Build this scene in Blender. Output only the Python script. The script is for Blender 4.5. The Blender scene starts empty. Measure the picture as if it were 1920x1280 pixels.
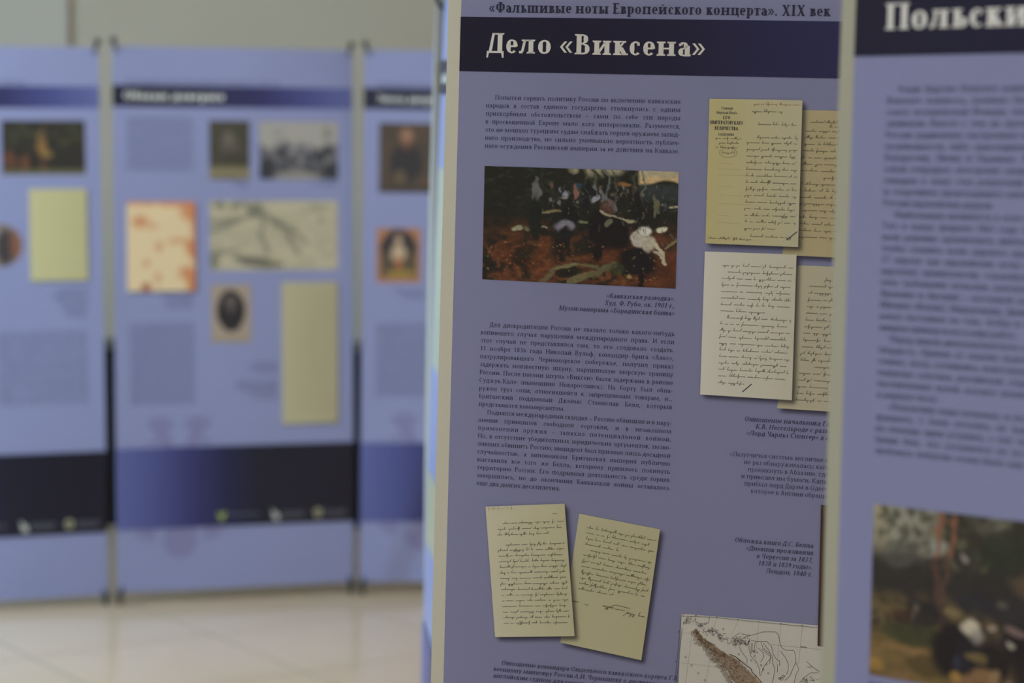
import bpy, math, random
import numpy as np
from mathutils import Matrix, Vector

SC = bpy.context.scene
COL = SC.collection

# ------------------------------------------------------------------ camera
cam_d = bpy.data.cameras.new('camera')
cam = bpy.data.objects.new('camera', cam_d)
COL.objects.link(cam)
SC.camera = cam
cam_d.sensor_width = 36.0
cam_d.lens = 4195.63 / 1920 * 36.0
PITCH, ROLL = 0.0896478, 0.0103725
cam.matrix_world = (Matrix.Translation((0, 0, 1.55)) @ Matrix.Rotation(math.pi / 2 - PITCH, 4, 'X')
                    @ Matrix.Rotation(ROLL, 4, 'Z'))
cam_d.clip_start = 0.05
cam_d.dof.use_dof = True
cam_d.dof.focus_distance = 2.90
cam_d.dof.aperture_fstop = 3.3

# ------------------------------------------------------------------ world, lights, exposure
w = bpy.data.worlds.new('world'); SC.world = w
w.use_nodes = True
w.node_tree.nodes['Background'].inputs[0].default_value = (0.55, 0.68, 1.0, 1)
w.node_tree.nodes['Background'].inputs[1].default_value = 0.35

SC.view_settings.view_transform = 'Standard'
SC.view_settings.look = 'None'
SC.view_settings.gamma = 1
SC.view_settings.use_curve_mapping = False
SC.view_settings.exposure = 0.07

def area(name, loc, size, power, color, direction):
    d = bpy.data.lights.new(name, 'AREA')
    d.shape = 'RECTANGLE'; d.size, d.size_y = size
    d.energy = power; d.color = color
    o = bpy.data.objects.new(name, d); COL.objects.link(o)
    o.location = loc
    o.rotation_euler = Vector(direction).to_track_quat('-Z', 'Y').to_euler()
    return o
LEFT_X, RIGHT_X, FRONT_Y, BACK_Y, ROOM_H = -4.2, 4.2, -2.6, 9.6, 3.2
# daylight standing in the left-hand window openings; fill in added windows behind the camera
WIN_L = [(2.2, 1.3), (4.2, 1.3), (6.2, 1.3)]      # centre y, width
for yc, ww in WIN_L:
    area('window_daylight_and_fill', (LEFT_X + 0.02, yc, 1.75), (1.9, ww), 2 if yc < 3 else 88, (0.50, 0.80, 1.0), (1, 0, 0))
WIN_B_ADDED = [(-0.5, 1.3), (2.4, 1.3)]                   # centre x, width; unseen windows added to brighten the front banners
for (xc, ww), pw, cl in zip(WIN_B_ADDED, (13, 36), ((0.92, 0.97, 1.0), (0.90, 0.97, 1.0))):
    area('window_daylight_and_fill', (xc, FRONT_Y + 0.02, 1.75), (ww, 1.7), pw, cl, (0, 1, 0))
CEIL_FILL_LAMPS = [(-2.0, 0.6), (1.2, 0.6), (-2.0, 3.4), (1.6, 3.4), (-1.6, 6.1), (1.6, 6.1)]  # unseen ceiling panels, added and placed for their light
LAMP_STRENGTH = 11.8

# ------------------------------------------------------------------ helpers
def mat(name, col, rough=0.5, spec=0.5, noise=0.0, scale=20.0, bump=0.0, vcol=False, metal=0.0, coat=0.0):
    m = bpy.data.materials.new(name); m.use_nodes = True
    nt = m.node_tree; b = nt.nodes['Principled BSDF']
    b.inputs['Roughness'].default_value = rough
    b.inputs['Specular IOR Level'].default_value = spec
    b.inputs['Metallic'].default_value = metal
    b.inputs['Coat Weight'].default_value = coat
    b.inputs['Base Color'].default_value = (*col, 1)
    src = None
    if vcol:
        a = nt.nodes.new('ShaderNodeAttribute'); a.attribute_name = 'col'; src = a.outputs['Color']
    if noise or bump:
        tc = nt.nodes.new('ShaderNodeTexCoord')
        n = nt.nodes.new('ShaderNodeTexNoise'); n.inputs['Scale'].default_value = scale
        n.inputs['Detail'].default_value = 4
        nt.links.new(tc.outputs['Object'], n.inputs['Vector'])
        if noise:
            mx = nt.nodes.new('ShaderNodeMix'); mx.data_type = 'RGBA'; mx.blend_type = 'MULTIPLY'
            mx.inputs[0].default_value = 1.0
            rp = nt.nodes.new('ShaderNodeMapRange')
            rp.inputs['To Min'].default_value = 1 - noise; rp.inputs['To Max'].default_value = 1 + noise
            nt.links.new(n.outputs['Fac'], rp.inputs['Value'])
            cb = nt.nodes.new('ShaderNodeCombineColor')
            for i in range(3): nt.links.new(rp.outputs[0], cb.inputs[i])
            if src: nt.links.new(src, mx.inputs[6])
            else: mx.inputs[6].default_value = (*col, 1)
            nt.links.new(cb.outputs[0], mx.inputs[7])
            src = mx.outputs[2]
        if bump:
            bp = nt.nodes.new('ShaderNodeBump'); bp.inputs['Strength'].default_value = bump
            bp.inputs['Distance'].default_value = 0.01
            nt.links.new(n.outputs['Fac'], bp.inputs['Height'])
            nt.links.new(bp.outputs[0], b.inputs['Normal'])
    if src: nt.links.new(src, b.inputs['Base Color'])
    return m

def s2l(c):
    c = np.asarray(c, float) / 255.0
    return np.where(c <= 0.04045, c / 12.92, ((c + 0.055) / 1.055) ** 2.4)
def ink(r, g, b, L=0.5):
    """print colour seen as sRGB (r, g, b) under the exhibition's dim light -> reflectance"""
    return tuple(float(x) for x in np.clip(s2l((r, g, b)) / L, 0, 0.9))

def mesh_obj(name, verts, faces, m, parent=None, smooth=False, cols=None):
    me = bpy.data.meshes.new(name)
    verts = np.asarray(verts, dtype=np.float32)
    me.from_pydata(verts.tolist(), [], faces if isinstance(faces, list) else faces.tolist())
    if m: me.materials.append(m)
    if cols is not None:
        at = me.color_attributes.new('col', 'FLOAT_COLOR', 'POINT')
        c4 = np.ones((len(verts), 4), np.float32); c4[:, :3] = cols
        at.data.foreach_set('color', c4.ravel())
    if smooth: me.polygons.foreach_set('use_smooth', [True] * len(me.polygons))
    me.update()
    o = bpy.data.objects.new(name, me); COL.objects.link(o)
    if parent: o.parent = parent
    return o

class MB:
    """collects solid pieces into one mesh"""
    def __init__(s): s.v = []; s.f = []
    def add(s, vs, fs):
        k = len(s.v); s.v += [tuple(map(float, p)) for p in vs]; s.f += [[i + k for i in f] for f in fs]
        return s
    def box(s, x0, x1, y0, y1, z0, z1, bev=0.0):
        if bev <= 0:
            vs = [(x, y, z) for z in (z0, z1) for y in (y0, y1) for x in (x0, x1)]
            return s.add(vs, [[0, 2, 3, 1], [4, 5, 7, 6], [0, 1, 5, 4], [2, 6, 7, 3], [0, 4, 6, 2], [1, 3, 7, 5]])
        vs = []; b = bev
        for z, i in ((z0, b), (z0 + b, 0), (z1 - b, 0), (z1, b)):
            vs += [(x0 + i + (b if i == 0 else 0), y0 + i, z), (x1 - i - (b if i == 0 else 0), y0 + i, z),
                   (x1 - i, y0 + i + (b if i == 0 else 0), z), (x1 - i, y1 - i - (b if i == 0 else 0), z),
                   (x1 - i - (b if i == 0 else 0), y1 - i, z), (x0 + i + (b if i == 0 else 0), y1 - i, z),
                   (x0 + i, y1 - i - (b if i == 0 else 0), z), (x0 + i, y0 + i + (b if i == 0 else 0), z)]
        fs = [[7, 6, 5, 4, 3, 2, 1, 0], [24 + i for i in range(8)]]
        for r in range(3):
            for i in range(8):
                j = (i + 1) % 8
                fs.append([r * 8 + i, r * 8 + j, r * 8 + 8 + j, r * 8 + 8 + i])
        return s.add(vs, fs)
    def tube(s, pts, rad, n=10):
        pts = [Vector(p) for p in pts]; rings = []
        rad = rad if isinstance(rad, (list, tuple)) else [rad] * len(pts)
        for i, p in enumerate(pts):
            d = (pts[min(i + 1, len(pts) - 1)] - pts[max(i - 1, 0)]).normalized()
            a = d.orthogonal().normalized() if i == 0 else (prev - d * prev.dot(d)).normalized()
            prev = a; b = d.cross(a)
            rings.append([p + (a * math.cos(2 * math.pi * k / n) + b * math.sin(2 * math.pi * k / n)) * rad[i] for k in range(n)])
        vs = [v for r in rings for v in r]; fs = [list(range(n))[::-1], [len(vs) - n + k for k in range(n)]]
        for r in range(len(pts) - 1):
            for k in range(n):
                j = (k + 1) % n
                fs.append([r * n + k, r * n + j, r * n + n + j, r * n + n + k])
        return s.add(vs, fs)
    def build(s, name, m, parent=None, smooth=False):
        return mesh_obj(name, s.v, s.f, m, parent, smooth)

def struct(o): o['kind'] = 'structure'; return o
def tag(o, label, cat, group=None):
    o['label'] = label; o['category'] = cat
    if group: o['group'] = group
    return o

# ------------------------------------------------------------------ materials
M_WALL = mat('wall_plaster', (0.56, 0.46, 0.365), 0.85, 0.2, 0.03, 3, 0.05)
M_PIL = mat('pilaster_plaster', (0.57, 0.485, 0.42), 0.8, 0.2, 0.02, 3, 0.05)
M_CEIL = mat('ceiling_paint', (0.80, 0.79, 0.75), 0.9, 0.2, 0.02, 4)
M_TILE = mat('polished_stoneware', (0.76, 0.56, 0.41), 0.15, 0.5, 0.05, 2.3)
M_JOINT = mat('tile_joint', (0.25, 0.22, 0.18), 0.9, 0.1, 0.05, 30)
M_BLACK = mat('black_lacquer', (0.006, 0.006, 0.007), 0.35, 0.3, 0.1, 9)
M_STAND = mat('black_powder_coat', (0.02, 0.02, 0.022), 0.45, 0.4, 0.1, 60)
M_CLIP = mat('black_plastic', (0.025, 0.026, 0.025), 0.4, 0.4, 0.1, 80)
M_FRAME = mat('white_window_plastic', (0.75, 0.76, 0.76), 0.35, 0.5, 0.02, 20)
M_LAMPF = mat('lamp_housing', (0.7, 0.7, 0.7), 0.4, 0.5, 0.02, 20)
LILAC = (0.292, 0.306, 0.530)
NAVY = (0.030, 0.025, 0.075)
SHEET_ROUGH = 0.34
M_SHEET = mat('printed_vinyl', LILAC, SHEET_ROUGH, 0.32, 0.015, 6, 0.015)
M_BACK = mat('vinyl_back', (0.55, 0.55, 0.52), 0.7, 0.2, 0.03, 6)
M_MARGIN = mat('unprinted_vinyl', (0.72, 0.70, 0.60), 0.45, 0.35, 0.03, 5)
M_MARGIN_DIMMED = mat('unprinted_vinyl_dimmed', (0.47, 0.455, 0.36), 0.5, 0.3, 0.05, 5)  # same margin vinyl, darkened for the dimmer light on the nearest banner
M_MARGIN_GREY = mat('unprinted_vinyl_darker', (0.40, 0.37, 0.33), 0.5, 0.3, 0.05, 5)  # same margin vinyl in a darker, greyer tone
M_PRINT = mat('vinyl_print_colours', (1, 1, 1), SHEET_ROUGH, 0.32, 0.01, 8, vcol=True)
M_SHADOW = mat('printed_shadow_tint', (0.035, 0.032, 0.055), SHEET_ROUGH, 0.32)
_a = M_SHADOW.node_tree.nodes.new('ShaderNodeAttribute'); _a.attribute_name = 'col'
M_SHADOW.node_tree.links.new(_a.outputs['Fac'], M_SHADOW.node_tree.nodes['Principled BSDF'].inputs['Alpha'])
M_TEXT = mat('print_text_ink', (0.062, 0.060, 0.145), 0.42, 0.4, 0.02, 40)
M_HEAD = mat('print_heading_ink', (0.028, 0.026, 0.066), 0.42, 0.4, 0.02, 40)
M_WHITE = mat('print_white', (0.88, 0.86, 0.83), 0.42, 0.4, 0.01, 40)
M_HAND = mat('handwriting_ink', (0.10, 0.085, 0.05), 0.5, 0.3, 0.05, 60)
M_HANDR = mat('faded_red_ink', (0.42, 0.17, 0.09), 0.5, 0.3, 0.05, 60)
M_EAGLE = mat('print_emblem', (0.245, 0.235, 0.43), SHEET_ROUGH, 0.32, 0.02, 20)
M_LOGO_Y = mat('logo_olive', (0.36, 0.42, 0.10), 0.4, 0.4, 0.02, 20)
M_LOGO_W = mat('logo_white', (0.50, 0.50, 0.48), 0.4, 0.4, 0.02, 20)
M_LOGO_T = mat('logo_tan', (0.40, 0.37, 0.24), 0.4, 0.4, 0.02, 20)
M_LOGO_TXT = mat('logo_small_print', (0.13, 0.13, 0.17), 0.4, 0.4, 0.02, 20)
M_BROWN = mat('map_brown_ink', (0.20, 0.13, 0.08), 0.5, 0.3, 0.05, 90)
M_GREY = mat('map_grey_ink', (0.13, 0.125, 0.12), 0.5, 0.3, 0.05, 90)
M_GOLD = mat('gilt_lettering', (0.34, 0.20, 0.10), 0.4, 0.4, 0.05, 90)

# ------------------------------------------------------------------ room shell
def wall_with_holes(name, axis, pos, thick, a0, a1, holes, m):
    """wall along one axis with rectangular openings (a, b, z0, z1)"""
    mb = MB(); cur = a0
    def put(p, q, z0, z1):
        if axis == 'y': mb.box(min(pos, pos + thick), max(pos, pos + thick), p, q, z0, z1)
        else: mb.box(p, q, min(pos, pos + thick), max(pos, pos + thick), z0, z1)
    for (p, q, z0, z1) in sorted(holes):
        put(cur, p, 0, ROOM_H); put(p, q, 0, z0); put(p, q, z1, ROOM_H); cur = q
    put(cur, a1, 0, ROOM_H)
    return struct(mb.build(name, m))
holesL = [(yc - ww / 2, yc + ww / 2, 0.8, 2.7) for yc, ww in WIN_L]
holesB = [(xc - ww / 2, xc + ww / 2, 0.9, 2.6) for xc, ww in WIN_B_ADDED]
wall_with_holes('wall_left', 'y', LEFT_X, -0.2, FRONT_Y - 0.2, BACK_Y + 0.2, holesL, M_WALL)
wall_with_holes('wall_right', 'y', RIGHT_X, 0.2, FRONT_Y - 0.2, BACK_Y + 0.2, [], M_WALL)
wall_with_holes('wall_back', 'x', BACK_Y, 0.2, LEFT_X, RIGHT_X, [], M_WALL)
wall_with_holes('wall_front', 'x', FRONT_Y, -0.2, LEFT_X, RIGHT_X, holesB, M_WALL)
struct(MB().box(LEFT_X - 0.2, RIGHT_X + 0.2, FRONT_Y - 0.2, BACK_Y + 0.2, ROOM_H, ROOM_H + 0.15).build('ceiling', M_CEIL))
PIL_X = -1.893
pil = struct(MB().box(LEFT_X, PIL_X, 9.565, BACK_Y, 0.0, ROOM_H, 0.006).build('wall_back_pilaster', M_PIL))

# windows: frame, mullions, panes (the daylight and fill lamps stand in the opening behind them)
M_GLASS = mat('window_glass', (0.9, 0.95, 1.0), 0.02, 0.5)
M_GLASS.node_tree.nodes['Principled BSDF'].inputs['Transmission Weight'].default_value = 1.0
M_GLASS.node_tree.nodes['Principled BSDF'].inputs['IOR'].default_value = 1.01
def window(n, axis, p0, c, ww, z0, z1):
    root = bpy.data.objects.new('window_%d' % n, None); COL.objects.link(root); root['kind'] = 'structure'
    root.location = (p0, c, z0) if axis == 'y' else (c, p0, z0)
    if axis == 'y': root.rotation_euler.z = math.pi / 2
    h = z1 - z0; a = ww / 2
    fr = MB(); f = 0.06
    for q in ((-a, a, 0, f), (-a, a, h - f, h), (-a, -a + f, f, h - f), (a - f, a, f, h - f)):
        fr.box(q[0], q[1], -0.03, 0.03, q[2], q[3])
    fr.build('window_frame', M_FRAME, root)
    MB().box(-0.025, 0.025, -0.025, 0.025, f, h - f).build('mullion', M_FRAME, root)
    MB().box(-a - 0.04, a + 0.04, -0.12 if axis == 'y' else -0.03, 0.03 if axis == 'y' else 0.12, -0.04, 0.0, 0.004).build('window_sill', M_FRAME, root)
for i, (yc, ww) in enumerate(WIN_L): window(i + 1, 'y', LEFT_X - 0.09, yc, ww, 0.8, 2.7)
for i, (xc, ww) in enumerate(WIN_B_ADDED): window(i + 4, 'x', FRONT_Y - 0.09, xc, ww, 0.9, 2.6)  # frames of the added windows around the fill lamps

# floor: bedding slab with joints, 60 cm polished tiles laid obliquely
floor = struct(MB().box(LEFT_X - 0.2, RIGHT_X + 0.2, FRONT_Y - 0.2, BACK_Y + 0.2, -0.10, -0.0015).build('floor', M_JOINT))
TA = math.radians(-55.0)
TD = Vector((math.cos(TA), math.sin(TA))); TN = Vector((-TD.y, TD.x))
T0P = Vector((-1.54, 6.73)); TS = 0.595; GAP = 0.0040
c_along = (Vector((-1.34, 6.62)) - T0P).dot(TD)
def clip_poly(poly, x0, x1, y0, y1):
    for ax, lim, sgn in ((0, x0, 1), (0, x1, -1), (1, y0, 1), (1, y1, -1)):
        out = []
        for i in range(len(poly)):
            p, q = poly[i], poly[(i + 1) % len(poly)]
            dp, dq = sgn * (p[ax] - lim), sgn * (q[ax] - lim)
            if dp >= 0: out.append(p)
            if dp * dq < 0:
                t = dp / (dp - dq); out.append((p[0] + (q[0] - p[0]) * t, p[1] + (q[1] - p[1]) * t))
        poly = out
        if len(poly) < 3: return []
    return poly
tile_full = None; far_bits = MB(); ntile = 0
h2 = TS / 2 - GAP
cands = []
for i in range(-26, 27):
    for j in range(-26, 27):
        c = T0P + TD * (c_along + (i + 0.5) * TS) + TN * ((j + 0.5) * TS)
        cands.append((abs(c.y - 7.2) * 0.8 + abs(c.x + 0.6), c))
cands.sort(key=lambda t: t[0])
for _, c in cands:
    poly = [tuple(c + TD * a * h2 + TN * b * h2) for a, b in ((-1, -1), (1, -1), (1, 1), (-1, 1))]
    cl = clip_poly(poly, LEFT_X, RIGHT_X, FRONT_Y, BACK_Y)
    if not cl: continue
    whole = len(cl) == 4 and all((Vector(p) - Vector(q)).length < 1e-6 for p, q in zip(cl, poly))
    if ntile < 230:
        if whole:
            if tile_full is None:
                b = 0.0012
                mb = MB(); vs = []
                for z, r in ((-0.0015, h2), (-b * 0.4, h2), (0.0, h2 - b)):
                    vs += [(-r, -r, z), (r, -r, z), (r, r, z), (-r, r, z)]
                fs = [[8, 9, 10, 11]] + [[r * 4 + k, r * 4 + (k + 1) % 4, r * 4 + 4 + (k + 1) % 4, r * 4 + 4 + k] for r in range(2) for k in range(4)]
                o = mb.add(vs, fs).build('floor_tile', M_TILE, floor); tile_full = o.data
            else:
                o = bpy.data.objects.new('floor_tile', tile_full); COL.objects.link(o); o.parent = floor
            o.location = (c.x, c.y, 0); o.rotation_euler.z = TA
        else:
            n = len(cl)
            vs = [(p[0], p[1], -0.0015) for p in cl] + [(p[0], p[1], 0.0) for p in cl]
            MB().add(vs, [list(range(n, 2 * n))] + [[k, (k + 1) % n, n + (k + 1) % n, n + k] for k in range(n)]).build('floor_tile', M_TILE, floor)
        ntile += 1
    else:
        n = len(cl)
        vs = [(p[0], p[1], -0.0015) for p in cl] + [(p[0], p[1], 0.0) for p in cl]
        far_bits.add(vs, [list(range(n, 2 * n))] + [[k, (k + 1) % n, n + (k + 1) % n, n + k] for k in range(n)])
if far_bits.v:
    o = far_bits.build('floor_tiles_far', M_TILE, floor); o['kind'] = 'stuff'

# added ceiling lamps, out of view, lighting the banners and floor
M_LAMP = bpy.data.materials.new('lamp_diffuser'); M_LAMP.use_nodes = True
_nt = M_LAMP.node_tree; _nt.nodes.remove(_nt.nodes['Principled BSDF'])
_e = _nt.nodes.new('ShaderNodeEmission'); _e.inputs[0].default_value = (0.97, 0.96, 0.84, 1); _e.inputs[1].default_value = LAMP_STRENGTH
_nt.links.new(_e.outputs[0], _nt.nodes['Material Output'].inputs[0])
places = ['nearest left', 'nearest right', 'middle left', 'middle right', 'far left', 'far right']
for (lx, ly), pl in zip(CEIL_FILL_LAMPS, places):
    r = bpy.data.objects.new('ceiling_fill_light', None); COL.objects.link(r); r.location = (lx, ly, ROOM_H)
    tag(r, 'added unseen square ceiling light panel at the %s of the room' % pl, 'light', 'added flush ceiling light panels')
    fr = MB()
    for q in ((-0.31, 0.31, -0.31, -0.28), (-0.31, 0.31, 0.28, 0.31), (-0.31, -0.28, -0.28, 0.28), (0.28, 0.31, -0.28, 0.28)):
        fr.box(q[0], q[1], q[2], q[3], -0.05, 0.0)
    fr.build('frame', M_LAMPF, r)
    MB().box(-0.28, 0.28, -0.28, 0.28, -0.04, -0.02).build('diffuser', M_LAMP, r)

# low black cabinet against the back wall, seen through the gaps between the far banners
cab = bpy.data.objects.new('low_cabinet', None); COL.objects.link(cab); cab.location = (-1.1, 9.03, 0)
tag(cab, 'long low black cabinet standing behind the far banners, seen through the gaps', 'cabinet')
MB().box(-0.98, 0.98, -0.19, 0.21, 0.0, 0.69).build('body', M_BLACK, cab)
MB().box(-1.0, 1.0, -0.225, 0.215, 0.69, 0.715, 0.004).build('top', M_BLACK, cab)
for k in range(4):
    x0 = -0.98 + k * 0.49
    d = MB().box(x0 + 0.004, x0 + 0.486, -0.21, -0.19, 0.03, 0.68, 0.003).build('door', M_BLACK, cab)
    hx = x0 + (0.44 if k % 2 == 0 else 0.05)
    MB().tube([(hx, -0.21, 0.40), (hx, -0.235, 0.40), (hx, -0.235, 0.52), (hx, -0.21, 0.52)], 0.005, 8).build('handle', M_STAND, d)

# ------------------------------------------------------------------ serif alphabet, drawn stroke by stroke
X, K = 0.485, 0.70
def glyph(ch, T, t, ital=False):
    P = []
    def q(*pts): P.append(np.array(pts, float))
    s = 0.048 + T * 0.12
    def V(x, y0, y1, fl='bt', w=None):
        w = T if w is None else w
        q((x - w / 2, y0), (x + w / 2, y0), (x + w / 2, y1), (x - w / 2, y1))
        if 'b' in fl: q((x - w / 2 - s, y0), (x + w / 2 + s, y0), (x + w / 2 + s * .7, y0 + t), (x - w / 2 - s * .7, y0 + t))
        if 't' in fl: q((x - w / 2 - s * .7, y1 - t), (x + w / 2 + s * .7, y1 - t), (x + w / 2 + s, y1), (x - w / 2 - s, y1))
        if 'l' in fl: q((x - w / 2 - s * .7, y1 - t), (x, y1 - t), (x, y1), (x - w / 2 - s, y1))
    def H(x0, x1, y, w=None):
        w = t if w is None else w
        q((x0, y - w / 2), (x1, y - w / 2), (x1, y + w / 2), (x0, y + w / 2))
    def D(x0, y0, x1, y1, w):
        q((x0 - w / 2, y0), (x0 + w / 2, y0), (x1 + w / 2, y1), (x1 - w / 2, y1))
    def A(cx, cy, rx, ry, a0, a1, T2=None, n=None):
        T2 = T if T2 is None else T2
        n = n or max(3, int(abs(a1 - a0) / 24))
        pr = None
        for i in range(n + 1):
            a = math.radians(a0 + (a1 - a0) * i / n); c, sn = math.cos(a), math.sin(a)
            wd = t + (T2 - t) * abs(c) ** 1.3
            o = (cx + c * (rx + wd / 2 * 0.35), cy + sn * (ry + wd / 2 * (0.35 if abs(c) > .5 else 0.0)))
            ii = (cx + c * (rx - wd * .82), cy + sn * (ry - wd * (.82 if abs(sn) > .3 else .82)))
            ii = (cx + c * max(rx + wd * .175 - wd, 0.01), cy + sn * max(ry - max(t, wd * .35), 0.01))
            if pr: q(pr[0], o, ii, pr[1])
            pr = (o, ii)
    a = 0.06 + T / 2 + s * .5
    adv = 0.5
    L = ch
    if ital and L in 'ипт':
        if L == 'и':
            V(a, 0.02, X, 'l'); V(a + .27, 0, X, 'l'); H(a, a + .27, .03); H(a + .27, a + .36, .03); return P, a + .36
        if L == 'п':
            V(a, 0, X, 'l'); V(a + .27, 0, X - .02, ''); H(a, a + .27, X - t / 2); H(a + .27, a + .35, .03); return P, a + .36
        V(a, 0, X, 'l'); V(a + .23, 0, X, ''); V(a + .46, 0, X - .02, ''); H(a, a + .46, X - t / 2); H(a + .46, a + .54, .03); return P, a + .55
    if L == ' ': return P, 0.25
    if L in 'аa': A(.22, X - .165, .125, .160, -10, 150); V(.345, .03, X - .13, ''); H(.07, .15, X - .10, .085); A(.225, .14, .145, .14, 85, 280); H(.22, .35, .27); H(.22, .35, .02); H(.34, .46, .03, t * 1.2); adv = .49
    elif L == 'б': A(.26, .235, .185, .235, 0, 360); A(.31, .42, .235, .27, 100, 190); H(.29, .44, .68, t * 1.4); adv = .53
    elif L == 'в': V(a, 0, X); H(a, .27, X - t / 2); H(a, .29, .255); H(a, .29, t / 2); A(.26, .37, .12, .115, -90, 90); A(.28, .135, .145, .135, -90, 90); adv = .48
    elif L == 'г': V(a, 0, X); H(a, .38, X - t / 2); D(.385, X - .14, .365, X, .035); adv = .42
    elif L in 'дД':
        h = X if L == 'д' else K; x1 = .42 if L == 'д' else .46
        V(x1, 0, h, 't'); D(.12, .03, .24, h, t * 1.6); D(.16, .12, .235, h, t * 1.3); H(.19, x1, h - t / 2)
        H(.02, x1 + T / 2 + .05, t * .6, t * 1.2)
        q((.015, .05), (.0, -.165), (.055, -.165), (.10, .05)); r = x1 + T / 2 + .055
        q((r, .05), (r, -.165), (r - .055, -.165), (r - .095, .05)); adv = r + .03
    elif L in 'еёe': A(.25, .24, .17, .245, 0, 318); H(.10, .40, .245, t * 1.05); adv = .47
    elif L == 'ж':
        V(.38, 0, X)
        for g in (-1, 1): D(.38 + g * .05, .24, .38 + g * .25, X - .02, t * 1.4); D(.38 + g * .08, .27, .38 + g * .27, 0, T * .8); H(.38 + g * .27 - .06, .38 + g * .27 + .06, X - t / 2); H(.38 + g * .3 - .07, .38 + g * .3 + .05, t / 2)
        adv = .77
    elif L == 'з': A(.20, .365, .125, .12, -90, 150); A(.21, .13, .15, .135, -155, 90); H(.15, .22, .255); adv = .42
    elif L in 'ий': V(a, 0, X); V(a + .31 + T * .2, 0, X); D(a + T * .3, .05, a + .31 - T * .1, X - .05, t * 1.7); adv = 2 * a + .31 + T * .2
    elif L == 'к': V(a, 0, X); D(a + .05, .23, .39, X - .03, t * 1.5); D(a + .10, .27, .43, 0, T); H(.33, .46, X - t / 2); H(.38, .53, t / 2); adv = .53
    elif L == 'л': V(.43, 0, X); H(.17, .43, X - t / 2); D(.13, .05, .225, X, t * 1.5); D(.165, .10, .235, X, t); H(.11, .17, X - t / 2); H(.03, .15, .045, .085); adv = .43 + a + .02
    elif L == 'м': V(.10, 0, X, 'b', t * 1.2); V(.62, 0, X); D(.34, .03, .15, X, T * .95); D(.34, .03, .58, X, t * 1.3); H(.04, .14, X - t / 2); adv = .62 + a + .02
    elif L == 'н': V(a, 0, X); V(a + .31 + T * .2, 0, X); H(a, a + .31, .25); adv = 2 * a + .31 + T * .2
    elif L in 'оo': A(.265, .24, .19, .245, 0, 360); adv = .53
    elif L == 'п': V(a, 0, X); V(a + .31 + T * .2, 0, X); H(a, a + .31, X - t / 2); adv = 2 * a + .31 + T * .2
    elif L == 'р': V(a, -.2, X, 'bl'); A(a + .14, .24, .18, .245, -110, 112); adv = a + .39
    elif L in 'сc': A(.25, .24, .17, .245, 42, 318); H(.30, .385, .37, .075); adv = .45
    elif L == 'т': V(.24, 0, X, 'b'); H(.04, .44, X - t / 2); D(.035, X - .14, .05, X, .035); D(.445, X - .14, .43, X, .035); adv = .48
    elif L == 'у': D(.27, .0, .11, X, T * .9); D(.19, -.17, .41, X, t * 1.5); H(.03, .2, X - t / 2); H(.33, .47, X - t / 2); H(.09, .2, -.18, .07); adv = .49
    elif L == 'ф': V(.36, -.2, K, 'b'); A(.22, .24, .15, .245, 60, 300); A(.50, .24, .15, .245, -120, 120); adv = .72
    elif L == 'х': D(.38, 0, .12, X, T * .95); D(.10, 0, .40, X, t * 1.5); H(.03, .19, X - t / 2); H(.33, .46, X - t / 2); H(.03, .17, t / 2); H(.3, .48, t / 2); adv = .50
    elif L in 'цщ':
        n = 2 if L == 'ц' else 3
        for i in range(n): V(a + .30 * i, 0, X)
        e = a + .30 * (n - 1); H(a, e + .12, t / 2); q((e + .12, t), (e + .12, -.15), (e + .07, -.15), (e + .04, t)); adv = e + .15
    elif L == 'ч': V(.41, 0, X); V(a, .30, X, 't'); A(.25, .30, .16, .10, 190, 290, T * .7); H(.25, .41, .215); adv = .41 + a
    elif L == 'ш':
        for i in range(3): V(a + .28 * i, 0, X)
        H(a, a + .56, t / 2); adv = 2 * a + .56
    elif L in 'ьыъ':
        o = .08 if L == 'ъ' else 0
        V(a + o, 0, X); H(a + o, .28 + o, .275); H(a + o, .28 + o, t / 2); A(.28 + o, .14, .15, .14, -90, 90); adv = .48 + o
        if o: H(.0, .14, X - t / 2)
        if L == 'ы': V(.60, 0, X); adv = .60 + a
    elif L == 'э': A(.20, .24, .18, .245, -140, 140); H(.15, .37, .245); adv = .45
    elif L == 'ю': V(a, 0, X); H(a, .33, .245); A(.50, .24, .18, .245, 0, 360); adv = .76
    elif L == 'я': V(.39, 0, X); A(.24, .35, .14, .135, 90, 270); H(.24, .39, X - t / 2); H(.24, .39, .22); D(.10, 0, .26, .23, T * .7); H(.03, .14, t / 2); adv = .39 + a
    elif L in '«»':
        for x in (.06, .24):
            if L == '«': D(x, .25, x + .15, .44, T * .55); D(x + .15, .05, x, .25, T * .55)
            else: D(x + .15, .25, x, .44, T * .55); D(x, .05, x + .15, .25, T * .55)
        adv = .48
    elif L == '.': V(.11, 0, .11, '', .11); adv = .23
    elif L == '…':
        for i in range(3): V(.11 + .2 * i, 0, .1, '', .1)
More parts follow.
